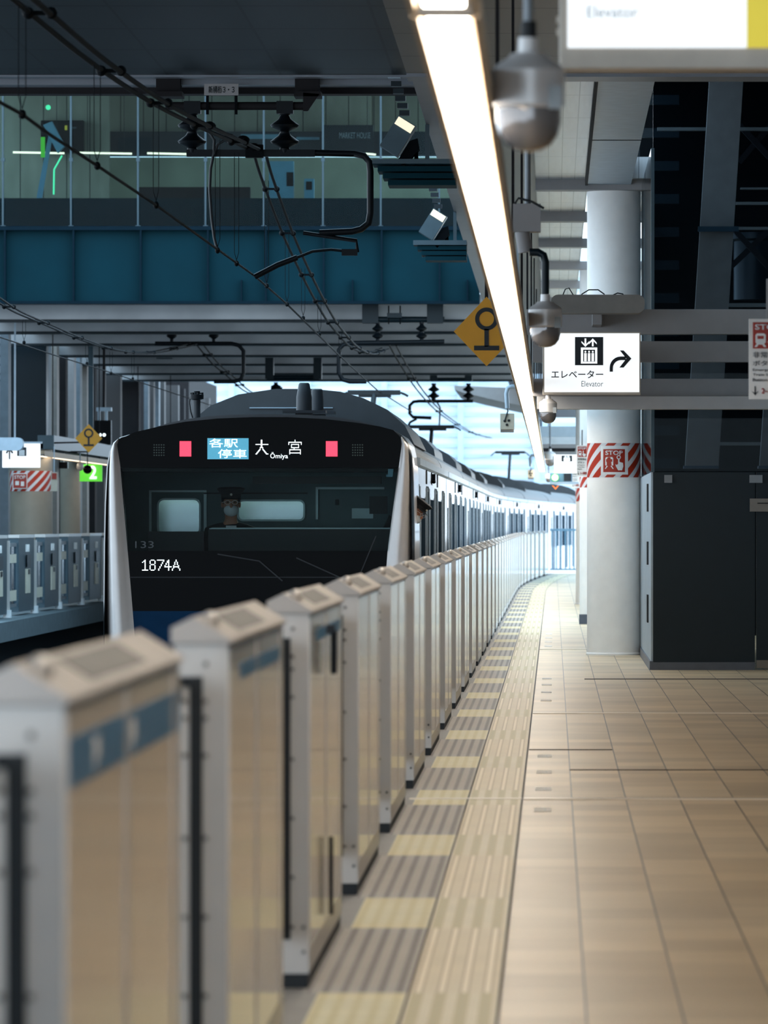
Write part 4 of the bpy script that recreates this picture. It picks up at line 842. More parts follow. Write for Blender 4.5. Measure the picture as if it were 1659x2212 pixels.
def person(px, py, d, s, yaw, label, name='person'):   # px,py = centre of face, s = head height in m
    c = W(px, py, d); k = s/.24
    t = thing(name, (c.x, c.y, c.z-.8*k), label, 'person')
    R = Matrix.Rotation(yaw, 3, 'Z'); P = lambda x, y, z: c+R @ Vector((x*k, y*k, z*k))
    # continuous figure: head, neck, torso, arms
    body = skin_body('body', [P(0, .03, -.78), P(0, .03, -.45), P(0, .02, -.26), P(0, .02, -.15), P(0, 0, -.06), P(0, .0, .04), P(0, .01, .1), P(-.19, .03, -.27), P(.19, .03, -.27), P(-.24, -.02, -.52), P(.24, -.02, -.52), P(-.16, -.26, -.6), P(.16, -.26, -.6)],
        [(0, 1), (1, 2), (2, 3), (3, 4), (4, 5), (5, 6), (2, 7), (2, 8), (7, 9), (8, 10), (9, 11), (10, 12)],
        [.13*k, .12*k, .07*k, .05*k, .075*k, (.085*k, .1*k), (.06*k), .045*k, .045*k, .04*k, .048*k, .035*k, .035*k], 'skin', t)
    nose = MB(); nose.ball(P(0, -.1, -.01), .016*k, (1, 1.2, 1.4), 8, 6); nose.build('nose', 'skin', t)
    for sg in (-1, 1):
        MB().ball(P(sg*.083, .01, .0), .024*k, (.5, .8, 1.3), 8, 6).build('ear', 'skin', t)
        MB().ball(P(sg*.033, -.083, .022), .011*k, (1, .6, .6), 8, 6).build('eye', 'cab_dark', t)
    jacket = skin_body('jacket', [P(0, .03, -.8), P(0, .03, -.45), P(0, .03, -.3), P(0, .025, -.15), P(-.2, .04, -.28), P(.2, .04, -.28), P(-.26, -.01, -.54), P(.26, -.01, -.54), P(-.17, -.24, -.6), P(.17, -.24, -.6)],
        [(0, 1), (1, 2), (2, 3), (2, 4), (2, 5), (4, 6), (5, 7), (6, 8), (7, 9)], [(.2*k, .14*k), (.19*k, .13*k), (.15*k, .12*k), .088*k, .085*k, .085*k, .065*k, .065*k, .05*k, .05*k], 'uniform', t)
    m = MB(); m.add([P(-.04, -.125, -.5), P(.04, -.125, -.5), P(.05, -.085, -.2), P(-.05, -.085, -.2)], [(0, 1, 2, 3)]); m.build('shirt', 'mask_white', t)
    MB().ball(P(0, -.045, -.055), .075*k, (.95, .85, .78), 14, 8).build('face_mask', 'mask_white', t)
    hair = MB().ball(P(0, .03, .045), .092*k, (1, 1.02, 1.0), 14, 9).build('hair', 'uniform', t)
    cap = MB().lathe(P(0, .01, .065), [(.094*k, 0), (.097*k, .035*k), (.13*k, .075*k), (.135*k, .088*k), (.1*k, .1*k), (.01*k, .104*k)], 28).build('cap', 'uniform', t)
    m = MB(); vs = []; n = 10
    for i in range(n+1):
        a = math.radians(-160+140*i/n); vs += [P(.094*math.cos(a), .01+.094*math.sin(a), .068), P(.1*math.cos(a), .0+.15*math.sin(a), .05)]
    m.add(vs, [(2*i, 2*i+1, 2*i+3, 2*i+2) for i in range(n)]); m.build('cap_peak', 'uniform', cap)
    MB().ball(P(0, -.092, .095), .012*k, (1, .5, 1), 8, 6).build('cap_badge', 'joint_metal', cap)
    m = MB()
    for sg in (-1, 1):
        m.tube([P(sg*.035+.026*math.cos(a), -.098, .02+.02*math.sin(a)) for a in [i*math.pi/5 for i in range(11)]], .003*k, 6)
        m.tube([P(sg*.06, -.098, .025), P(sg*.085, .0, .02)], .003*k, 6)
    m.tube([P(-.01, -.1, .022), P(.01, -.1, .022)], .003*k, 6); m.build('glasses', 'silver_dome', t)
    for sg in (-1, 1):     # gloved hand: palm with five fingers resting on the desk
        h = P(sg*.15, -.3, -.61); hand = skin_body('hand', [h+R @ Vector((0, .03*k, 0)), h, h+R @ Vector((0, -.04*k, 0))]+[h+R @ Vector(((j-1.5)*.018*k, -.07*k, 0)) for j in range(4)]+[h+R @ Vector(((j-1.5)*.02*k, -(.1+.008*(1.5-abs(j-1.5)))*k, -.012*k)) for j in range(4)]+[h+R @ Vector((-sg*.035*k, -.02*k, 0)), h+R @ Vector((-sg*.05*k, -.05*k, -.005*k))],
            [(0, 1), (1, 2)]+[(2, 3+j) for j in range(4)]+[(3+j, 7+j) for j in range(4)]+[(1, 11), (11, 12)], [.024*k, .03*k, .03*k]+[.009*k]*8+[.011*k, .009*k], 'mask_white', t, 1)
    return t
person(499, 1090, D0+1.05, .25, math.radians(4), 'person in dark uniform, peaked cap, glasses and white mask sitting behind the windshield')
q = person(899, 1107, D0+1.5, .205, math.radians(62), 'person in dark cap and white mask leaning out of the train side window')
q.rotation_euler = (0, math.radians(38), 0); hh = .8*.205/.24; q.location.x -= hh*math.sin(math.radians(38)); q.location.z += hh*(1-math.cos(math.radians(38)))
# ================================================================== BRIDGE CONCOURSE
B = 108.0
def bx(px): return PX(px, B)
bz = lambda py: PZ(py, B)
g = thing('bridge_girder', (bx(500), B, bz(655)), 'teal painted steel girder of the glazed footbridge crossing the tracks', 'girder')
MB().box(bx(-60), bx(1036), B, B+.08, bz(652), bz(497)).build('web', 'girder_teal', g)
MB().box(bx(-60), bx(1036), B-.16, B+.1, bz(657), bz(651)).build('lower_flange', 'girder_rib', g); MB().box(bx(-60), bx(1036), B-.16, B+.1, bz(498), bz(490)).build('upper_flange', 'girder_rib', g)
for x in (12, 160, 305, 450, 575, 700, 825, 950): MB().box(bx(x)-.015, bx(x)+.015, B-.15, B, bz(651), bz(498)).build('stiffener', 'girder_rib', g)
for x in (522, 762, 1010): MB().box(bx(x)-.012, bx(x)+.012, B-.12, B, bz(651), bz(605)).build('short_stiffener', 'girder_rib', g)
gl = thing('bridge_glazing', (bx(500), B+.2, bz(492)), 'tall glass wall of the footbridge with thin vertical rods', 'glazing')
xs = [-135, 5, 152, 297, 443, 569, 697, 822, 948, 1075]
for a, b_ in zip(xs, xs[1:]): MB().box(bx(a)+.01, bx(b_)-.01, B+.2, B+.22, bz(492), bz(150)).build('glass_pane', 'bridge_glass', gl)
for x in xs[1:-1]:
    MB().tube([(bx(x), B+.12, bz(492)), (bx(x), B+.12, bz(150))], .018, 8).box(bx(x)-.04, bx(x)+.04, B+.1, B+.22, bz(494), bz(486)).box(bx(x)-.03, bx(x)+.03, B+.1, B+.22, bz(348), bz(340)).build('rod', 'flood_grey', gl)
MB().box(bx(-60), bx(1075), B+.05, B+.3, bz(494), bz(488)).build('sill', 'girder_rib', gl)
# concourse behind the glass
m = MB(); m.box(bx(-100), bx(1075), B+.3, B+12, bz(497), bz(491)); struct(m.build('floor_concourse', 'concourse_dark'))
m = MB(); m.box(bx(-100), bx(1075), B+.3, B+12, bz(120), bz(110)); struct(m.build('ceiling_concourse', 'dark_panel'))
m = MB(); d = B+6
m.pxbox(-100, 236, 100, 440, d, .2); struct(m.build('wall_concourse_1', 'concourse_planks'))
m = MB(); m.pxbox(236, 800, 60, 285, d+2, .2).pxbox(800, 1080, 60, 285, d+3, .2); struct(m.build('wall_concourse_2', 'concourse_planks'))
m = MB(); m.pxbox(-60, 1080, 428, 500, B+1.2, .1); struct(m.build('wall_parapet', 'girder_teal'))
m = MB(); m.pxbox(236, 1080, 340, 440, d+1.5, .1); struct(m.build('wall_concourse_3', 'concourse_wall'))
def conc(name, lab, cat, x0, x1, y0, y1, dd, mt, th=.3, grp=None, kids=()):
    o = tag(MB().pxbox(x0, x1, y0, y1, dd, th).build(name, mt), lab, cat, grp)
    for (nm, a, b_, c_, e, mm) in kids: MB().pxbox(a, b_, c_, e, dd-.01, .012).build(nm, mm, o)
    return o
conc('shop_board', 'long dark shop fascia band inside the glazed footbridge', 'fascia', 228, 1080, 284, 336, B+7.65, 'concourse_dark', .36, kids=(('glow_panel', 255, 330, 296, 326, 'girder_teal'), ('glow_panel', 520, 610, 290, 300, 'kiosk_blue'), ('glow_panel', 640, 690, 296, 302, 'kiosk_blue')))
o = conc('shop_sign', 'dark shop sign with faint lettering at the right of the footbridge', 'sign', 700, 806, 270, 330, B+7.3, 'concourse_dark'); pxtext('lettering', 'MARKET HOUSE', 'grey_print', o, 733, 800, 286, 299, B+7.28)
conc('information_board', 'black information board with small yellow mark left in the footbridge', 'board', 88, 180, 260, 330, B+5.7, 'train_black', kids=(('yellow_mark', 140, 145, 271, 281, 'sign_yellow_lit'), ('white_mark', 150, 165, 274, 278, 'dim_print')))
conc('kiosk', 'pale blue lit kiosk panel right of centre in the footbridge', 'kiosk', 581, 634, 348, 509, B+3, 'kiosk_blue', kids=(('dark_block', 619, 634, 372, 402, 'dark_void'),))
conc('information_stand', 'small white stand right of the pale blue kiosk in the footbridge', 'stand', 657, 678, 386, 509, B+3, 'kiosk_blue', kids=(('dark_block', 661, 674, 392, 410, 'dark_void'),))
conc('counter', 'long grey counter inside the footbridge behind the glass', 'counter', 300, 540, 404, 514, B+4, 'dark_brown')
for i, (a, b_) in enumerate(((28, 139), (172, 285), (318, 408), (790, 812))):
    o = thing('tube_light', W((a+b_)/2, 330, B+3.6), '%s warm tube light in the glazed footbridge' % ('leftmost', 'second', 'third', 'rightmost short')[i], 'light', 'tube lights inside the footbridge')
    MB().tube([W(a, 329+i, B+3.6), W(b_, 331+i, B+3.6)], .018, 8).build('tube', 'cold_tube', o)
    for u in (.15, .85): p = W(a+(b_-a)*u, 329+i, B+3.6); MB().tube([p, Vector((p.x, p.y, bz(119)))], .006, 6).build('hanger', 'dark_rubber', o)
o = thing('escalator', W(115, 420, B+3), 'steep escalator side with a glowing green edge at the left of the footbridge', 'escalator')
MB().pxprism([(93, 270), (112, 262), (140, 315), (124, 330)], B+3, .2).build('side_glass', 'kiosk_blue', o); MB().tube([W(134, 336, B+2.9), W(117, 366, B+2.9), W(116, 420, B+2.9)], .014, 8).build('glow_edge', 'neon_green', o)
MB().disc_y(W(104, 232, B+2.9), .045, .02, 16).build('round_lamp', 'neon_green', o); MB().pxprism([(66, 511), (80, 420), (108, 275), (116, 280), (92, 420), (80, 511)], B+3.3, .05).build('balustrade', 'railing_blue', o)
conc('poster', 'small yellow green poster beside the escalator in the footbridge', 'poster', 88, 97, 296, 340, B+3.1, 'green_lit', .02)
# bridge underside
m = MB(); m.box(bx(-100), -1.0, B+.1, 166, bz(652)-.0, bz(648)+.1); struct(m.build('ceiling_underside', 'canopy_under'), 'pale metal underside of the footbridge')
for i, yb_ in enumerate((690, 716, 742, 767, 786, 806, 820)):
    z = HC+3.55; d = 3.55*FPX/(VY-yb_)
    struct(MB().box(-16, -1.0, d, d+.3, z, bz(652)).build('trim_%d' % (60+i), 'canopy_under'))
    struct(MB().box(-16, -1.0, d-.05, d+.4, z-.045, z).build('trim_%d' % (75+i), 'dark_panel'))
m = MB(); m.box(-16, -1.0, 166, 166.6, bz(652)-.05, bz(652)+.4); struct(m.build('trim_90', 'pale_steel'))
# left side wall piers (behind the left platform)
bands = [(0, 18, 'pale_steel'), (18, 100, 'dark_panel'), (100, 106, 'railing_blue'), (106, 123, 'warm_grey'), (123, 142, 'dark_brown'), (143, 160, 'beam_grey'), (162, 173, 'pale_steel'), (173, 188, 'warm_grey'), (188, 205, 'dark_brown'), (205, 225, 'brown_wall'), (226, 260, 'brown_wall'), (262, 300, 'dark_brown'), (311, 320, 'pale_steel'), (320, 332, 'brown_wall'), (333, 343, 'pale_steel'), (344, 355, 'brown_wall'), (356, 385, 'brown_wall'), (386, 398, 'dark_brown'), (415, 425, 'brown_wall'), (443, 452, 'brown_wall'), (470, 478, 'brown_wall')]
pn = ['leftmost', 'second', 'third', 'fourth', 'fifth', 'sixth', 'seventh', 'eighth', 'ninth', 'tenth', 'eleventh', 'twelfth', 'thirteenth', 'fourteenth', 'fifteenth', 'sixteenth', 'seventeenth', 'eighteenth', 'nineteenth', 'twentieth', 'last']
for i, (a, b_, mt) in enumerate(bands):
    d = 10.5*FPX/(VX-(a+b_)/2)
    mt = {'pale_steel': 'pier_pale', 'railing_blue': 'pier_pale'}.get(mt, mt)
    tag(MB().box(PX(a, d), PX(b_, d), d, d+.6, 0, bz(652)).build('pier', mt), '%s vertical pier from the left behind the far left platform' % pn[i], 'pier', 'piers behind the left platform')
m = MB(); m.box(-14.2, -13.9, 100, 172, 0, bz(650)); struct(m.build('wall_left', 'brown_wall'))
# projector shelves at the ceiling edge
for i, (d, lab) in enumerate(((60.5, 'nearer'), (77.5, 'farther'))):
    zt = HC+3.36+(.08 if i == 0 else 0); x0, x1 = -1.71, -1.24
    if i == 0: ys = (255, 345, 405); 
    else: ys = (452, 520, 566)
    t = thing('projector_shelf', (-1.5, d, PZ(ys[2], d)), '%s boxy projector on a slatted shelf at the edge of the platform ceiling' % lab, 'projector')
    sx0, sx1 = PX((805, 893)[i], d), PX((985, 1008)[i], d)
    sh = MB()
    for j in range(4): 
        z = PZ(ys[1], d)-(PZ(ys[1], d)-PZ(ys[2], d))*j/4; sh.box(sx0+.05*j, sx1, d-.1, d+.5, z-.05, z)
    sh.build('shelf', 'girder_teal', t)
    MB().box(sx0, sx1, d-.14, d-.1, PZ(ys[1]+10, d), PZ(ys[1], d)).build('shelf_lip', 'flood_grey', t)
    hx = PX((838, 918)[i], d); w_ = .25 if i == 0 else .24; zc = PZ((295, 485)[i], d)
    m = MB(); a = math.radians(-32); 
    def rot(x, z): return (hx+.1+x*math.cos(a)-z*math.sin(a), zc+x*math.sin(a)+z*math.cos(a))
    hd = m.prism([rot(-.1, -.17), rot(.1, -.17), rot(.1, .17), rot(-.1, .17)], d-.15, d+.2).build('head', 'flood_grey', t)
    MB().prism([rot(-.09, .08), rot(.09, .08), rot(.09, .16), rot(-.09, .16)], d-.165, d-.15).build('lens', 'flood_lens', hd)
    m = MB(); m.prism([rot(.12, -.2), rot(.2, -.22), rot(.24, .0), rot(.17, .08), rot(.12, .02)], d-.1, d+.15).tube([Vector((rot(.2, .0)[0], d, rot(.2, .0)[1])), Vector((rot(.3, -.15)[0], d, rot(.3, -.15)[1]))], .02, 8).build('bracket', 'dark_void', t)
    m = MB(); 
    for j in range(5): m.box(hx+.03+.02*j, hx+.13+.02*j, d-.05, d+.05, zc+.2+.07*(4-j)+.0, zc+.25+.07*(4-j))
    m.build('cable_chain', 'dark_panel', t)
    MB().box(hx+.0, hx+.12, d-.08, d+.1, zc+.56, zc+.62).build('ceiling_mount', 'pale_steel', t)
    MB().bar((x1+.03, d, PZ(ys[1], d)), (x1+.03, d, ZP), .04).build('hanger', 'flood_grey', t)
# ================================================================== CATENARY
def insulator(m, x, y, z0, z1, r, n=3):
    h = z1-z0; prof = [(.3*r, 0), (.35*r, .1*h)]
    for i in range(n):
        b_ = .12*h+i*.76*h/n; st = .76*h/n; prof += [(.3*r, b_), (r*.9, b_+st*.25), (r, b_+st*.4), (.45*r, b_+st*.75), (.3*r, b_+st)]
    prof += [(.4*r, .9*h), (.4*r, h)]; m.lathe((x, y, z0), prof, 20); return m
def wire(pts, r, name, m_, label, cat='wire', grp=None):
    o = MB().tube(pts, r, 8).build(name, m_); return tag(o, label, cat, grp)
def smoothpts(ctrl, n=6):
    out = []
    for i in range(len(ctrl)-1):
        p0, p1, p2, p3 = ctrl[max(i-1, 0)], ctrl[i], ctrl[i+1], ctrl[min(i+2, len(ctrl)-1)]
        for j in range(n):
            t_ = j/n; out.append(.5*((2*p1)+(-p0+p2)*t_+(2*p0-5*p1+4*p2-p3)*t_*t_+(-p0+3*p1-3*p2+p3)*t_**3))
    return out+[ctrl[-1]]
def at(px, py, xw):      # point whose lateral position is xw
    d = xw*FPX/(px-VX); return Vector((xw, d, PZ(py, d)))
XT, XU = -2.9, -6.75
# contact wires at constant height
cw = [at(x, y, XT) for x, y in ((-30, 205), (48, 247), (105, 289), (210, 358), (337, 443), (437, 515), (550, 596), (620, 657), (735, 770), (815, 843), (890, 890))]
wire(cw, .0105, 'contact_wire', 'wire', 'contact wire running straight down above the train from the left edge', grp='overhead wires')
cl = [at(x, y, XU) for x, y in ((-20, 722), (120, 768), (243, 806), (370, 848), (470, 880))]
wire(cl, .009, 'contact_wire', 'wire', 'thin contact wire of the empty left track', grp='overhead wires')
def twin(ctrl, xw, r, sep, label, clampr, nclamp):
    c = smoothpts([at(x, y, xw) for x, y in ctrl])
    for sg, nm in ((-1, 'left'), (1, 'right')): wire([p+Vector((sg*sep/2, 0, -sg*.008)) for p in c], r, 'messenger_cable', 'wire', '%s cable of the pair %s' % (nm, label), 'cable', 'overhead wires')
    L = [0]
    for p, q in zip(c, c[1:]): L.append(L[-1]+(q-p).length)
    for k in range(nclamp):
        s = L[-1]*(k+.5)/nclamp; i = max(j for j in range(len(L)) if L[j] <= s); p = c[i].lerp(c[min(i+1, len(c)-1)], .5)
        m = MB(); m.ball(p+Vector((-sep/2, 0, .0)), clampr, (1, 1.5, 1), 10, 6).ball(p+Vector((sep/2, 0, -.0)), clampr, (1, 1.5, 1), 10, 6).bar(p+Vector((-sep/2, 0, 0)), p+Vector((sep/2, 0, 0)), clampr*.7)
        tag(m.build('cable_clamp', 'wire'), '%s clamp along the pair %s' % (ordn[k % 12], label), 'clamp', 'clamps on the overhead cables')
    return c
tw1 = twin([(-20, -60), (50, -2), (205, 127), (335, 217), (430, 268), (500, 300), (548, 322)], XT, .018, .13, 'coming from the upper left to the first insulator frame', .036, 5)
tw2 = twin([(560, 326), (576, 382), (618, 496), (654, 577), (684, 637), (712, 687), (738, 721), (766, 750), (800, 764), (832, 753)], XT, .016, .12, 'sagging from the first insulator frame to the second', .032, 10)
tw3 = twin([(848, 745), (870, 785), (905, 840), (945, 885), (985, 915), (1020, 935), (1060, 946)], XT, .016, .13, 'receding beyond the second insulator frame', .035, 6)
tw4 = twin([(-20, 636), (35, 672), (100, 700), (175, 732), (250, 756), (320, 762), (380, 752), (428, 740)], XU, .013, .12, 'above the empty left track', .03, 8)
tw5 = twin([(430, 742), (465, 785), (500, 815), (530, 842), (560, 858)], XU, .015, .14, 'dropping behind the train from the left frame', .034, 4)
# droppers
def dropper(px, ytop, ybot, xw, lab):
    p = at(px, ybot, xw); q = Vector((p.x, p.y, at(px, ytop, xw).z)); m = MB()
    for s in (-.02, .02): m.tube([p+Vector((0, 0, .03)), p+Vector((s, 0, .1)), q+Vector((s, 0, 0))], .003, 5)
    m.ball(p, .028, (.8, 1.4, 1), 8, 6)
    tag(m.build('dropper', 'wire'), lab, 'wire', 'dropper wires holding the contact wires')
for i, (x, a, b_) in enumerate(((48, 12, 247), (210, 140, 358), (337, 225, 443), (511, 330, 569), (576, 390, 617), (620, 500, 657), (655, 580, 687), (470, 300, 541), (690, 640, 722), (735, 722, 770))):
    dropper(x, a, b_, XT, '%s dropper from the left on the contact wire above the train' % ordn[i])
for i, (x, a, b_) in enumerate(((52, 690, 740), (188, 745, 785), (240, 760, 806), (287, 765, 818))): dropper(x, a, b_, XU, '%s dropper from the left on the empty track wire' % ordn[i])
# first insulator frame
d = 60.75; t = thing('insulator_frame', W(560, 500, d), 'nearest overhead line frame with two big insulators and a name plate below the dark soffit', 'overhead line frame')
for x in (363, 663):
    MB().pxbox(x-26, x+26, 150, 200, d, .3).pxbox(x-28, x+30, 197, 208, d-.05, .4).build('hanger_bracket', 'dark_brown', t)
MB().tube([W(358, 229, d), W(668, 229, d)], .04, 12).build('top_beam', 'dark_brown', t)
MB().pxprism([(655, 200), (690, 203), (665, 240), (655, 240)], d-.05, .02).build('gusset', 'dark_brown', t)
for x in (415, 615):
    m = MB(); m.pxbox(x-18, x+18, 218, 245, d-.06, .12); insulator(m, PX(x, d), d, PZ(330, d), PZ(238, d), .14, 2); m.build('insulator', 'insulator', t)
p1 = [W(403, 330, d), W(680, 330, d), W(765, 332, d), W(787, 337, d), W(798, 350, d), W(800, 370, d), W(800, 460, d), W(796, 482, d), W(780, 495, d), W(760, 500, d), W(690, 503, d)]
MB().tube(p1[:3]+p1[2:], .032, 12).pxbox(403, 680, 323, 338, d-.04, .08).build('bent_pipe', 'insulator', t)
MB().tube([W(550, 598, d), W(600, 572, d), W(642, 556, d)], .028, 8).tube([W(642, 556, d), W(675, 543, d), W(715, 539, d), W(770, 545, d)], .014, 8).pxbox(738, 772, 538, 552, d-.02, .04).build('steady_arm', 'insulator', t)
MB().tube([W(655, 503, d), W(770, 520, d), W(772, 545, d)], .02, 8).build('arm_link', 'insulator', t)
m = MB(); m.pxbox(530, 568, 312, 340, d-.07, .12)
for x, y in ((452, 272), (495, 298), (525, 302), (548, 318)): m.ball(W(x, y, d-.05), .055, (1.2, 1, .8), 10, 6)
m.build('clamp_assembly', 'wire', t)
MB().tube([W(a, b_, d-.08) for a, b_ in ((452, 285), (463, 303), (462, 330), (455, 365), (453, 410), (457, 470), (463, 515), (470, 541))], .014, 8).tube([W(a, b_, d-.08) for a, b_ in ((462, 335), (470, 312), (485, 303), (497, 308))], .014, 8).build('jumper_cable', 'dark_cable', t)
MB().pxbox(445, 451, 206, 247, d-.06, .03).pxbox(507, 513, 206, 247, d-.06, .03).build('plate_bracket', 'dark_void', t)
np_ = MB().pxbox(441, 515, 181, 206, d-.07, .01).build('name_plate', 'beam_grey', t); np_['label'] = 'grey plate with dark Japanese writing'
pxtext('lettering', '新構桁３・３', 'black_print', np_, 450, 506, 186, 201, d-.072, .01)
# other frames
def frame(d, xs, beam, pipe, yb, ins, lab, mt='insulator', top=None, r=.1):
    t = thing('insulator_frame', W((beam[0]+beam[1])/2, max(p[1] for p in pipe), d), lab, 'overhead line frame', 'distant overhead line frames'); zc = bz(652)
    for x in xs:
        m = MB(); z = PZ(yb-12, d); m.box(PX(x, d)-(.14 if d < 130 else .09), PX(x, d)+(.14 if d < 130 else .09), d-.1, d+.3, z-.16, max(z, zc if d < 166 else z)).build('hanger_bracket', 'dark_panel', t)
    MB().tube([W(beam[0], yb, d), W(beam[1], yb, d)], .05, 10).build('top_beam', 'dark_panel', t)
    for x in ins:
        m = MB(); insulator(m, PX(x, d), d, PZ(ins[x][1], d), PZ(ins[x][0], d), r, 2); m.build('insulator', mt, t)
    MB().tube([W(a, b_, d) for a, b_ in pipe], .04, 10).build('bent_pipe', mt, t)
    return t
frame(118.3, (345, 487), (335, 495), [(335, 742), (500, 742), (516, 746), (526, 758), (526, 805), (520, 820), (505, 824), (462, 824)], 690, {371: (690, 738), 462: (690, 738)}, 'overhead line frame above the empty left track under the footbridge')
t = frame(108.6, (800, 940), (790, 960), [(960, 738), (760, 741), (742, 744), (732, 756), (732, 805), (740, 820), (755, 824), (792, 824)], 690, {816: (695, 737), 911: (695, 737)}, 'overhead line frame above the train just behind the teal girder')
t = frame(138, (582, 686), (576, 690), [(585, 840), (610, 840)], 815, {596: (826, 850)}, 'small overhead line frame above the roof of the train', r=.12)
t = frame(150, (937, 1012), (930, 1018), [(1022, 866.5), (905, 866.5), (893, 868), (885, 876), (885, 893), (892, 901), (932, 903)], 820, {937: (828, 865), 1012: (828, 865)}, 'dark overhead line frame against the bright background', r=.14)
MB().tube([W(a, b_, 150) for a, b_ in ((900, 905), (886, 912), (882, 920))], .03, 8).build('link', 'insulator', t)
MB().tube([W(a, b_, 150) for a, b_ in ((932, 860), (945, 870), (951, 881), (949, 918))], .02, 8).build('jumper_cable', 'dark_cable', t)
t = thing('plate_sign', W(852, 690, 108.4), 'small dark plate hanging between the insulators behind the girder', 'sign'); MB().pxbox(836, 868, 676, 686, 108.3, .03).build('plate', 'dark_panel', t); MB().pxbox(838, 841, 660, 700, 108.35, .03).pxbox(863, 866, 660, 700, 108.35, .03).build('bracket', 'dark_void', t)
for i, (x, y) in enumerate(((115, 668), (193, 700), (255, 722), (355, 770), (390, 783), (418, 795))):
    d = 112+9*i; z = PZ(y, d); m = MB(); m.box(PX(x-16+i, d), PX(x+16-i, d), d, d+.4, z, bz(652)); m.box(PX(x-20+i, d), PX(x+20-i, d), d-.05, d+.45, z-.05, z)
    tag(m.build('ceiling_bracket', 'dark_panel'), '%s dark bracket from the left hanging under the footbridge' % ordn[i], 'bracket', 'brackets under the left of the footbridge')
# ================================================================== LEFT PLATFORM
lp = []
def lcab(y):
    X = -8.65; t = thing('left_screen_door', (X, y, 0), 'x', 'platform door', 'screen doors of the left platform')
    c = MB().box(X-.16, X, y-1.5, y+1.5, .06, 1.26).build('cabinet', 'flood_grey', t); MB().box(X-.17, X+.01, y-1.52, y+1.52, 1.26, 1.31).build('cap', 'white_paint', c)
    m = MB().box(X, X+.02, y-.25, y+.55, .35, .75).build('control_panel', 'box_beige', c); MB().box(X+.02, X+.03, y-.2, y+.5, .78, .98).build('screen', 'dark_panel', c); MB().box(X+.02, X+.03, y+.1, y+.4, .66, .74).build('screen', 'train_black', c)
    MB().box(X, X+.02, y-.2, y+.35, 1.03, 1.15).box(X+.02, X+.03, y-.0, y+.16, 1.06, 1.13).build('notice', 'sticker', c)
    MB().box(X-.05, X+.03, y+1.55, y+1.7, .12, 1.22).build('end_post', 'white_paint', t); MB().box(X-.06, X+.05, y+1.5, y+1.75, .0, .12).build('foot', 'sign_frame' if 0 else 'white_print', t)
    lf = MB().box(X-.06, X-.03, y+1.75, y+3.65, .15, .2).box(X-.06, X-.03, y+1.75, y+3.65, 1.12, 1.18).box(X-.06, X-.03, y+1.75, y+1.85, .2, 1.12).box(X-.06, X-.03, y+2.6, y+2.7, .2, 1.12).build('door_leaf', 'grey_metal', t)
    MB().box(X-.05, X-.04, y+1.85, y+3.6, .2, 1.12).build('glass_pane', 'door_glass', lf); MB().box(X-.03, X-.02, y+1.9, y+3.5, .86, 1.0).box(X-.03, X-.02, y+1.9, y+3.5, .25, .42).build('sticker', 'box_beige', lf)
    return t
ys = [98.2+5.2*i for i in range(8)]; p = lcab(ys[0])
for i, y in enumerate(ys):
    o = p if i == 0 else copy_tree(p); o.location.y = y; ORG[o.name] = Vector((-8.65, y, 0))
    o['label'] = '%s grey screen door unit from the left on the far left platform' % ordn[i]
def lcol(x0, x1, d, lab, band=None):
    r = (x1-x0)/2*d/FPX; x = PX((x0+x1)/2, d); t = thing('column', (x, d+r, 0), lab, 'column', 'columns of the left platform')
    MB().lathe((x, d+r, 0), [(r, 0), (r, HC+1.45)], 40).build('shaft', 'warm_column', t)
    if band:
        n = 48; R = r+.004; vs = []; m = MB()
        for i in range(n+1):
            a = -math.pi+2*math.pi*i/n; vs += [(x+R*math.sin(a), d+r-R*math.cos(a), PZ(band[1], d)), (x+R*math.sin(a), d+r-R*math.cos(a), PZ(band[0], d))]
        m.add(vs, [(2*i, 2*i+2, 2*i+3, 2*i+1) for i in range(n)], True)
        o = m.build('warning_band', 'stripe_band', t, uvf=lambda v: (math.atan2(v.x-x, -(v.y-d-r))*R, v.z)); o['label'] = 'red and white striped band'
        ic = MB().pxbox(27, 59, 1022, 1056, d-.02, .02).build('icon_plate', 'sticker', t); MB().pxbox(29, 57, 1024, 1054, d-.03, .01).build('icon_field', 'red_print', ic)
        pxtext('lettering', 'STOP', 'sticker', ic, 31, 55, 1027, 1035, d-.032, .02); MB().pxbox(33, 41, 1039, 1048, d-.036, .004).pxbox(45, 52, 1040, 1050, d-.036, .004).build('pictogram', 'sticker', ic)
    return t
lcol(18, 110, 116, 'thick cream column with striped band on the left platform', (1017, 1061)); lcol(128, 172, 130.5, 'thinner cream column right of the striped one on the left platform')
t = thing('emergency_sign', W(117, 1061, 114), 'small cream emergency sign beside the striped column on the left platform', 'sign'); MB().pxbox(110, 124, 1020, 1061, 114, .03).build('board', 'box_beige', t); MB().pxbox(112, 122, 1022, 1035, 113.98, .02).build('red_field', 'red_print', t); MB().bar(W(117, 1020, 114), W(117, 965, 114), .02).bar(W(117, 966, 114), W(117, 966, 116.3), .02).build('hanger', 'pale_steel', t)
t = thing('station_sign', W(45, 1010, 112), 'lit white sign with an arrow at the left edge above the far platform', 'sign'); MB().pxbox(5, 86, 957, 1010, 112, .12).build('lit_face', 'sign_lit', t); MB().pxbox(2, 90, 954, 958, 112-.01, .15).build('case', 'pale_steel', t); MB().bar(W(32, 955, 112.05), Vector((PX(32, 112), 112.05, bz(652))), .03).build('hanger', 'pale_steel', t)
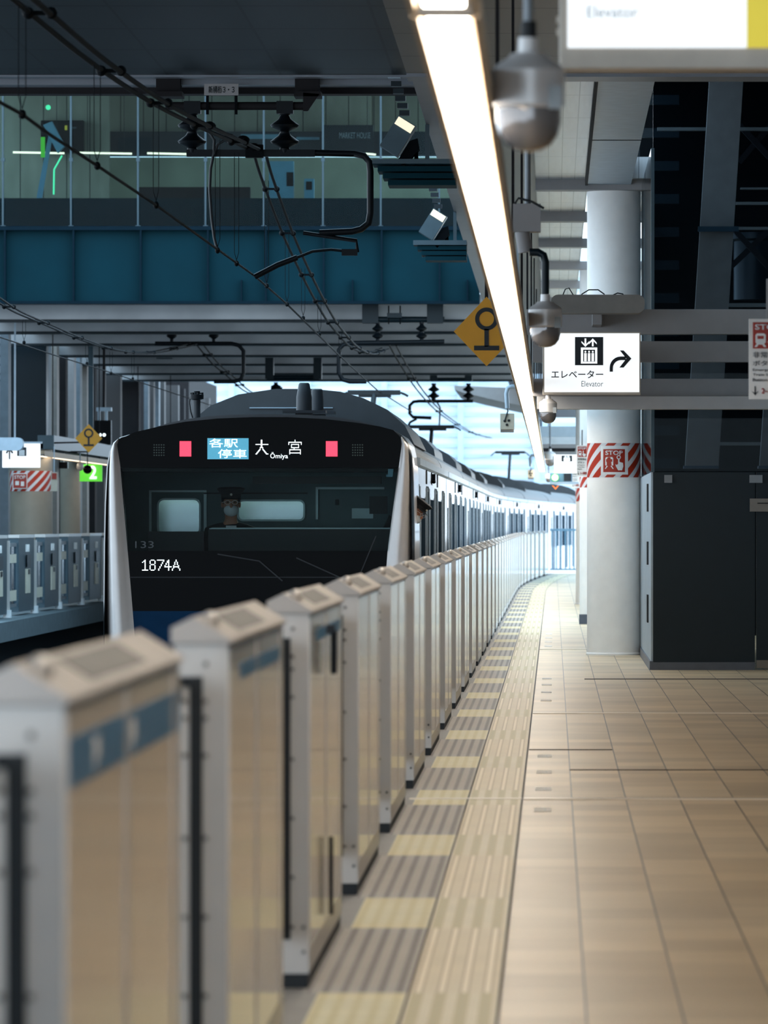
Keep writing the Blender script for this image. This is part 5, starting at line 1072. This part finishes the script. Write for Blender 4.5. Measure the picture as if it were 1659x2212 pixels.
m = MB(); d = 111.98; m.pxbox(19, 22, 972, 992, d, .01).pxprism([(20.5, 966), (29, 978), (26, 980), (20.5, 972), (15, 980), (12, 978)], d, .01); m.build('arrow', 'black_print', t); MB().pxbox(37, 57, 966, 985, d, .01).build('pictogram_field', 'black_print', t); MB().pxbox(41, 53, 972, 984, d-.012, .01).build('pictogram', 'white_print', t)
t = thing('loudspeaker_box', W(20, 974, 106), 'grey rounded loudspeaker at the left edge above the far platform', 'loudspeaker'); MB().rbox(PX(-60, 106), PX(49, 106), 106, 106.3, PZ(973, 106), PZ(945, 106), .09, 5).build('housing', 'pale_steel', t); MB().bar(W(20, 955, 106.3), W(20, 958, 112.1), .04).build('arm', 'pale_steel', t)
t = thing('left_canopy', (-9.6, 112, HC+1.3), 'blue grey canopy beam with a light along its lower edge over the left platform', 'canopy'); MB().box(-9.5, -9.2, 116, 160, HC+1.36, HC+1.62).build('beam', 'flood_grey', t); MB().box(-10.0, -9.4, 116, 160, HC+1.37, HC+1.47).build('soffit', 'beam_grey', t); MB().box(-9.6, -9.5, 130, 130.1, HC+1.5, bz(652)).build('hanger', 'flood_grey', t)
strip_light(114, 158, 'strip light along the canopy of the left platform', -9.3, HC+1.22)
t = thing('platform_sign', W(196, 1040, 126), 'green lit sign with the number 2 beside the train front', 'sign'); MB().pxbox(172, 220, 1003, 1040, 126, .12).build('lit_face', 'green_lit', t); pxtext('lettering', '2', 'sign_lit', t, 193, 209, 1006, 1035, 125.99, .03); MB().bar(W(188, 1003, 126.05), W(188, 981, 126.05), .03).build('hanger', 'pale_steel', t)
t = thing('speaker_horn', W(189, 1025, 120), 'small round black loudspeaker hanging before the green sign', 'loudspeaker'); MB().ball(W(189, 1014, 120), .085, (1, 1, 1), 16, 10).build('horn', 'train_black', t); MB().bar(W(189, 1005, 120), W(189, 975, 120), .02).build('pole', 'dark_rubber', t); MB().bar(W(189, 976, 120), Vector((-9.25, 120, PZ(976, 120))), .03).build('arm', 'dark_rubber', t)
t = thing('dome_camera', W(173, 1020, 121), 'white round camera left of the green sign', 'camera'); MB().ball(W(173, 1008, 121), .07, (1, 1, 1.2), 14, 8).build('housing', 'white_paint', t); MB().bar(W(173, 1002, 121), W(173, 975, 121), .02).build('pole', 'pale_steel', t); MB().bar(W(173, 976, 121), Vector((-9.25, 121, PZ(976, 121))), .03).build('arm', 'pale_steel', t)
t = thing('wall_camera', W(137, 1016, 121), 'dark boxy camera hanging above the left platform', 'camera'); MB().pxbox(127, 146, 998, 1012, 121, .2).build('housing', 'train_black', t); MB().tube([W(137, 998, 121), W(137, 965, 121), W(110, 958, 121)], .02, 8).build('pipe', 'pale_steel', t)
t = thing('vending_machine', (PX(194, 150), 150, 0), 'dark vending machine with a blue lit window on the left platform', 'vending machine'); MB().box(PX(172, 150), PX(208, 150), 150, 150.7, 0, PZ(1088, 150)).build('cabinet', 'train_black', t); MB().pxbox(172, 186, 1095, 1150, 149.98, .03).build('lit_window', 'vending_lit', t)
m = MB(); m.box(PX(120, 158), PX(240, 158), 158, 158.2, 0, HC+1.4); struct(m.build('wall_left_platform_back', 'dark_panel'))
t = thing('track_signal', W(224, 962, 130), 'black track signal with two white lights above the left platform', 'signal'); MB().pxbox(205, 240, 908, 961, 130, .15).build('housing', 'train_black', t)
for x in (216, 225): MB().disc_y(W(x, 939.5, 129.98), .032, .02, 12).build('lamp', 'led_white', t)
MB().pxbox(211, 216, 888, 908, 130, .1).pxbox(227, 232, 888, 908, 130, .1).pxbox(208, 240, 880, 888, 130, .3).build('bracket', 'pale_steel', t); MB().bar(W(224, 880, 130.1), Vector((PX(224, 130), 130.1, bz(652))), .05).build('hanger', 'dark_brown', t)
# ================================================================== BACKGROUND
bld = thing('background_building', (-8, 330, -3), 'bright white building with horizontal louvres far behind the train', 'building')
MB().box(-34, 14, 330, 334, -3, 16).build('wall', 'facade_white', bld)
for k in range(24):
    z = 2.2+k*.42*1.3; 
    if k < 26: MB().box(-34, 14, 329.7, 330, z, z+.16).build('louvre', 'facade_blue', bld)
for k in range(12): MB().box(-33+k*4, -32.7+k*4, 329.5, 330, -3, 16).build('mullion', 'facade_blue', bld)
m = MB(); m.box(-30, -4.2, 250, 290, -1.2, 2.6)
t = tag(MB().box(-20, -14, 242, 262, -.9, 7.2).build('far_block', 'dark_brown'), 'brown block behind the left platform piers', 'building')
# canopy fascia silhouette on the right background
m = MB(); m.pxprism([(982, 833), (1110, 838), (1112, 818), (1160, 818), (1160, 885), (1120, 875), (1085, 868), (1000, 848), (982, 842)], 170.5, 12); tag(m.build('far_canopy', 'beam_grey'), 'grey pointed canopy edge against the bright background left of the strip light', 'canopy')
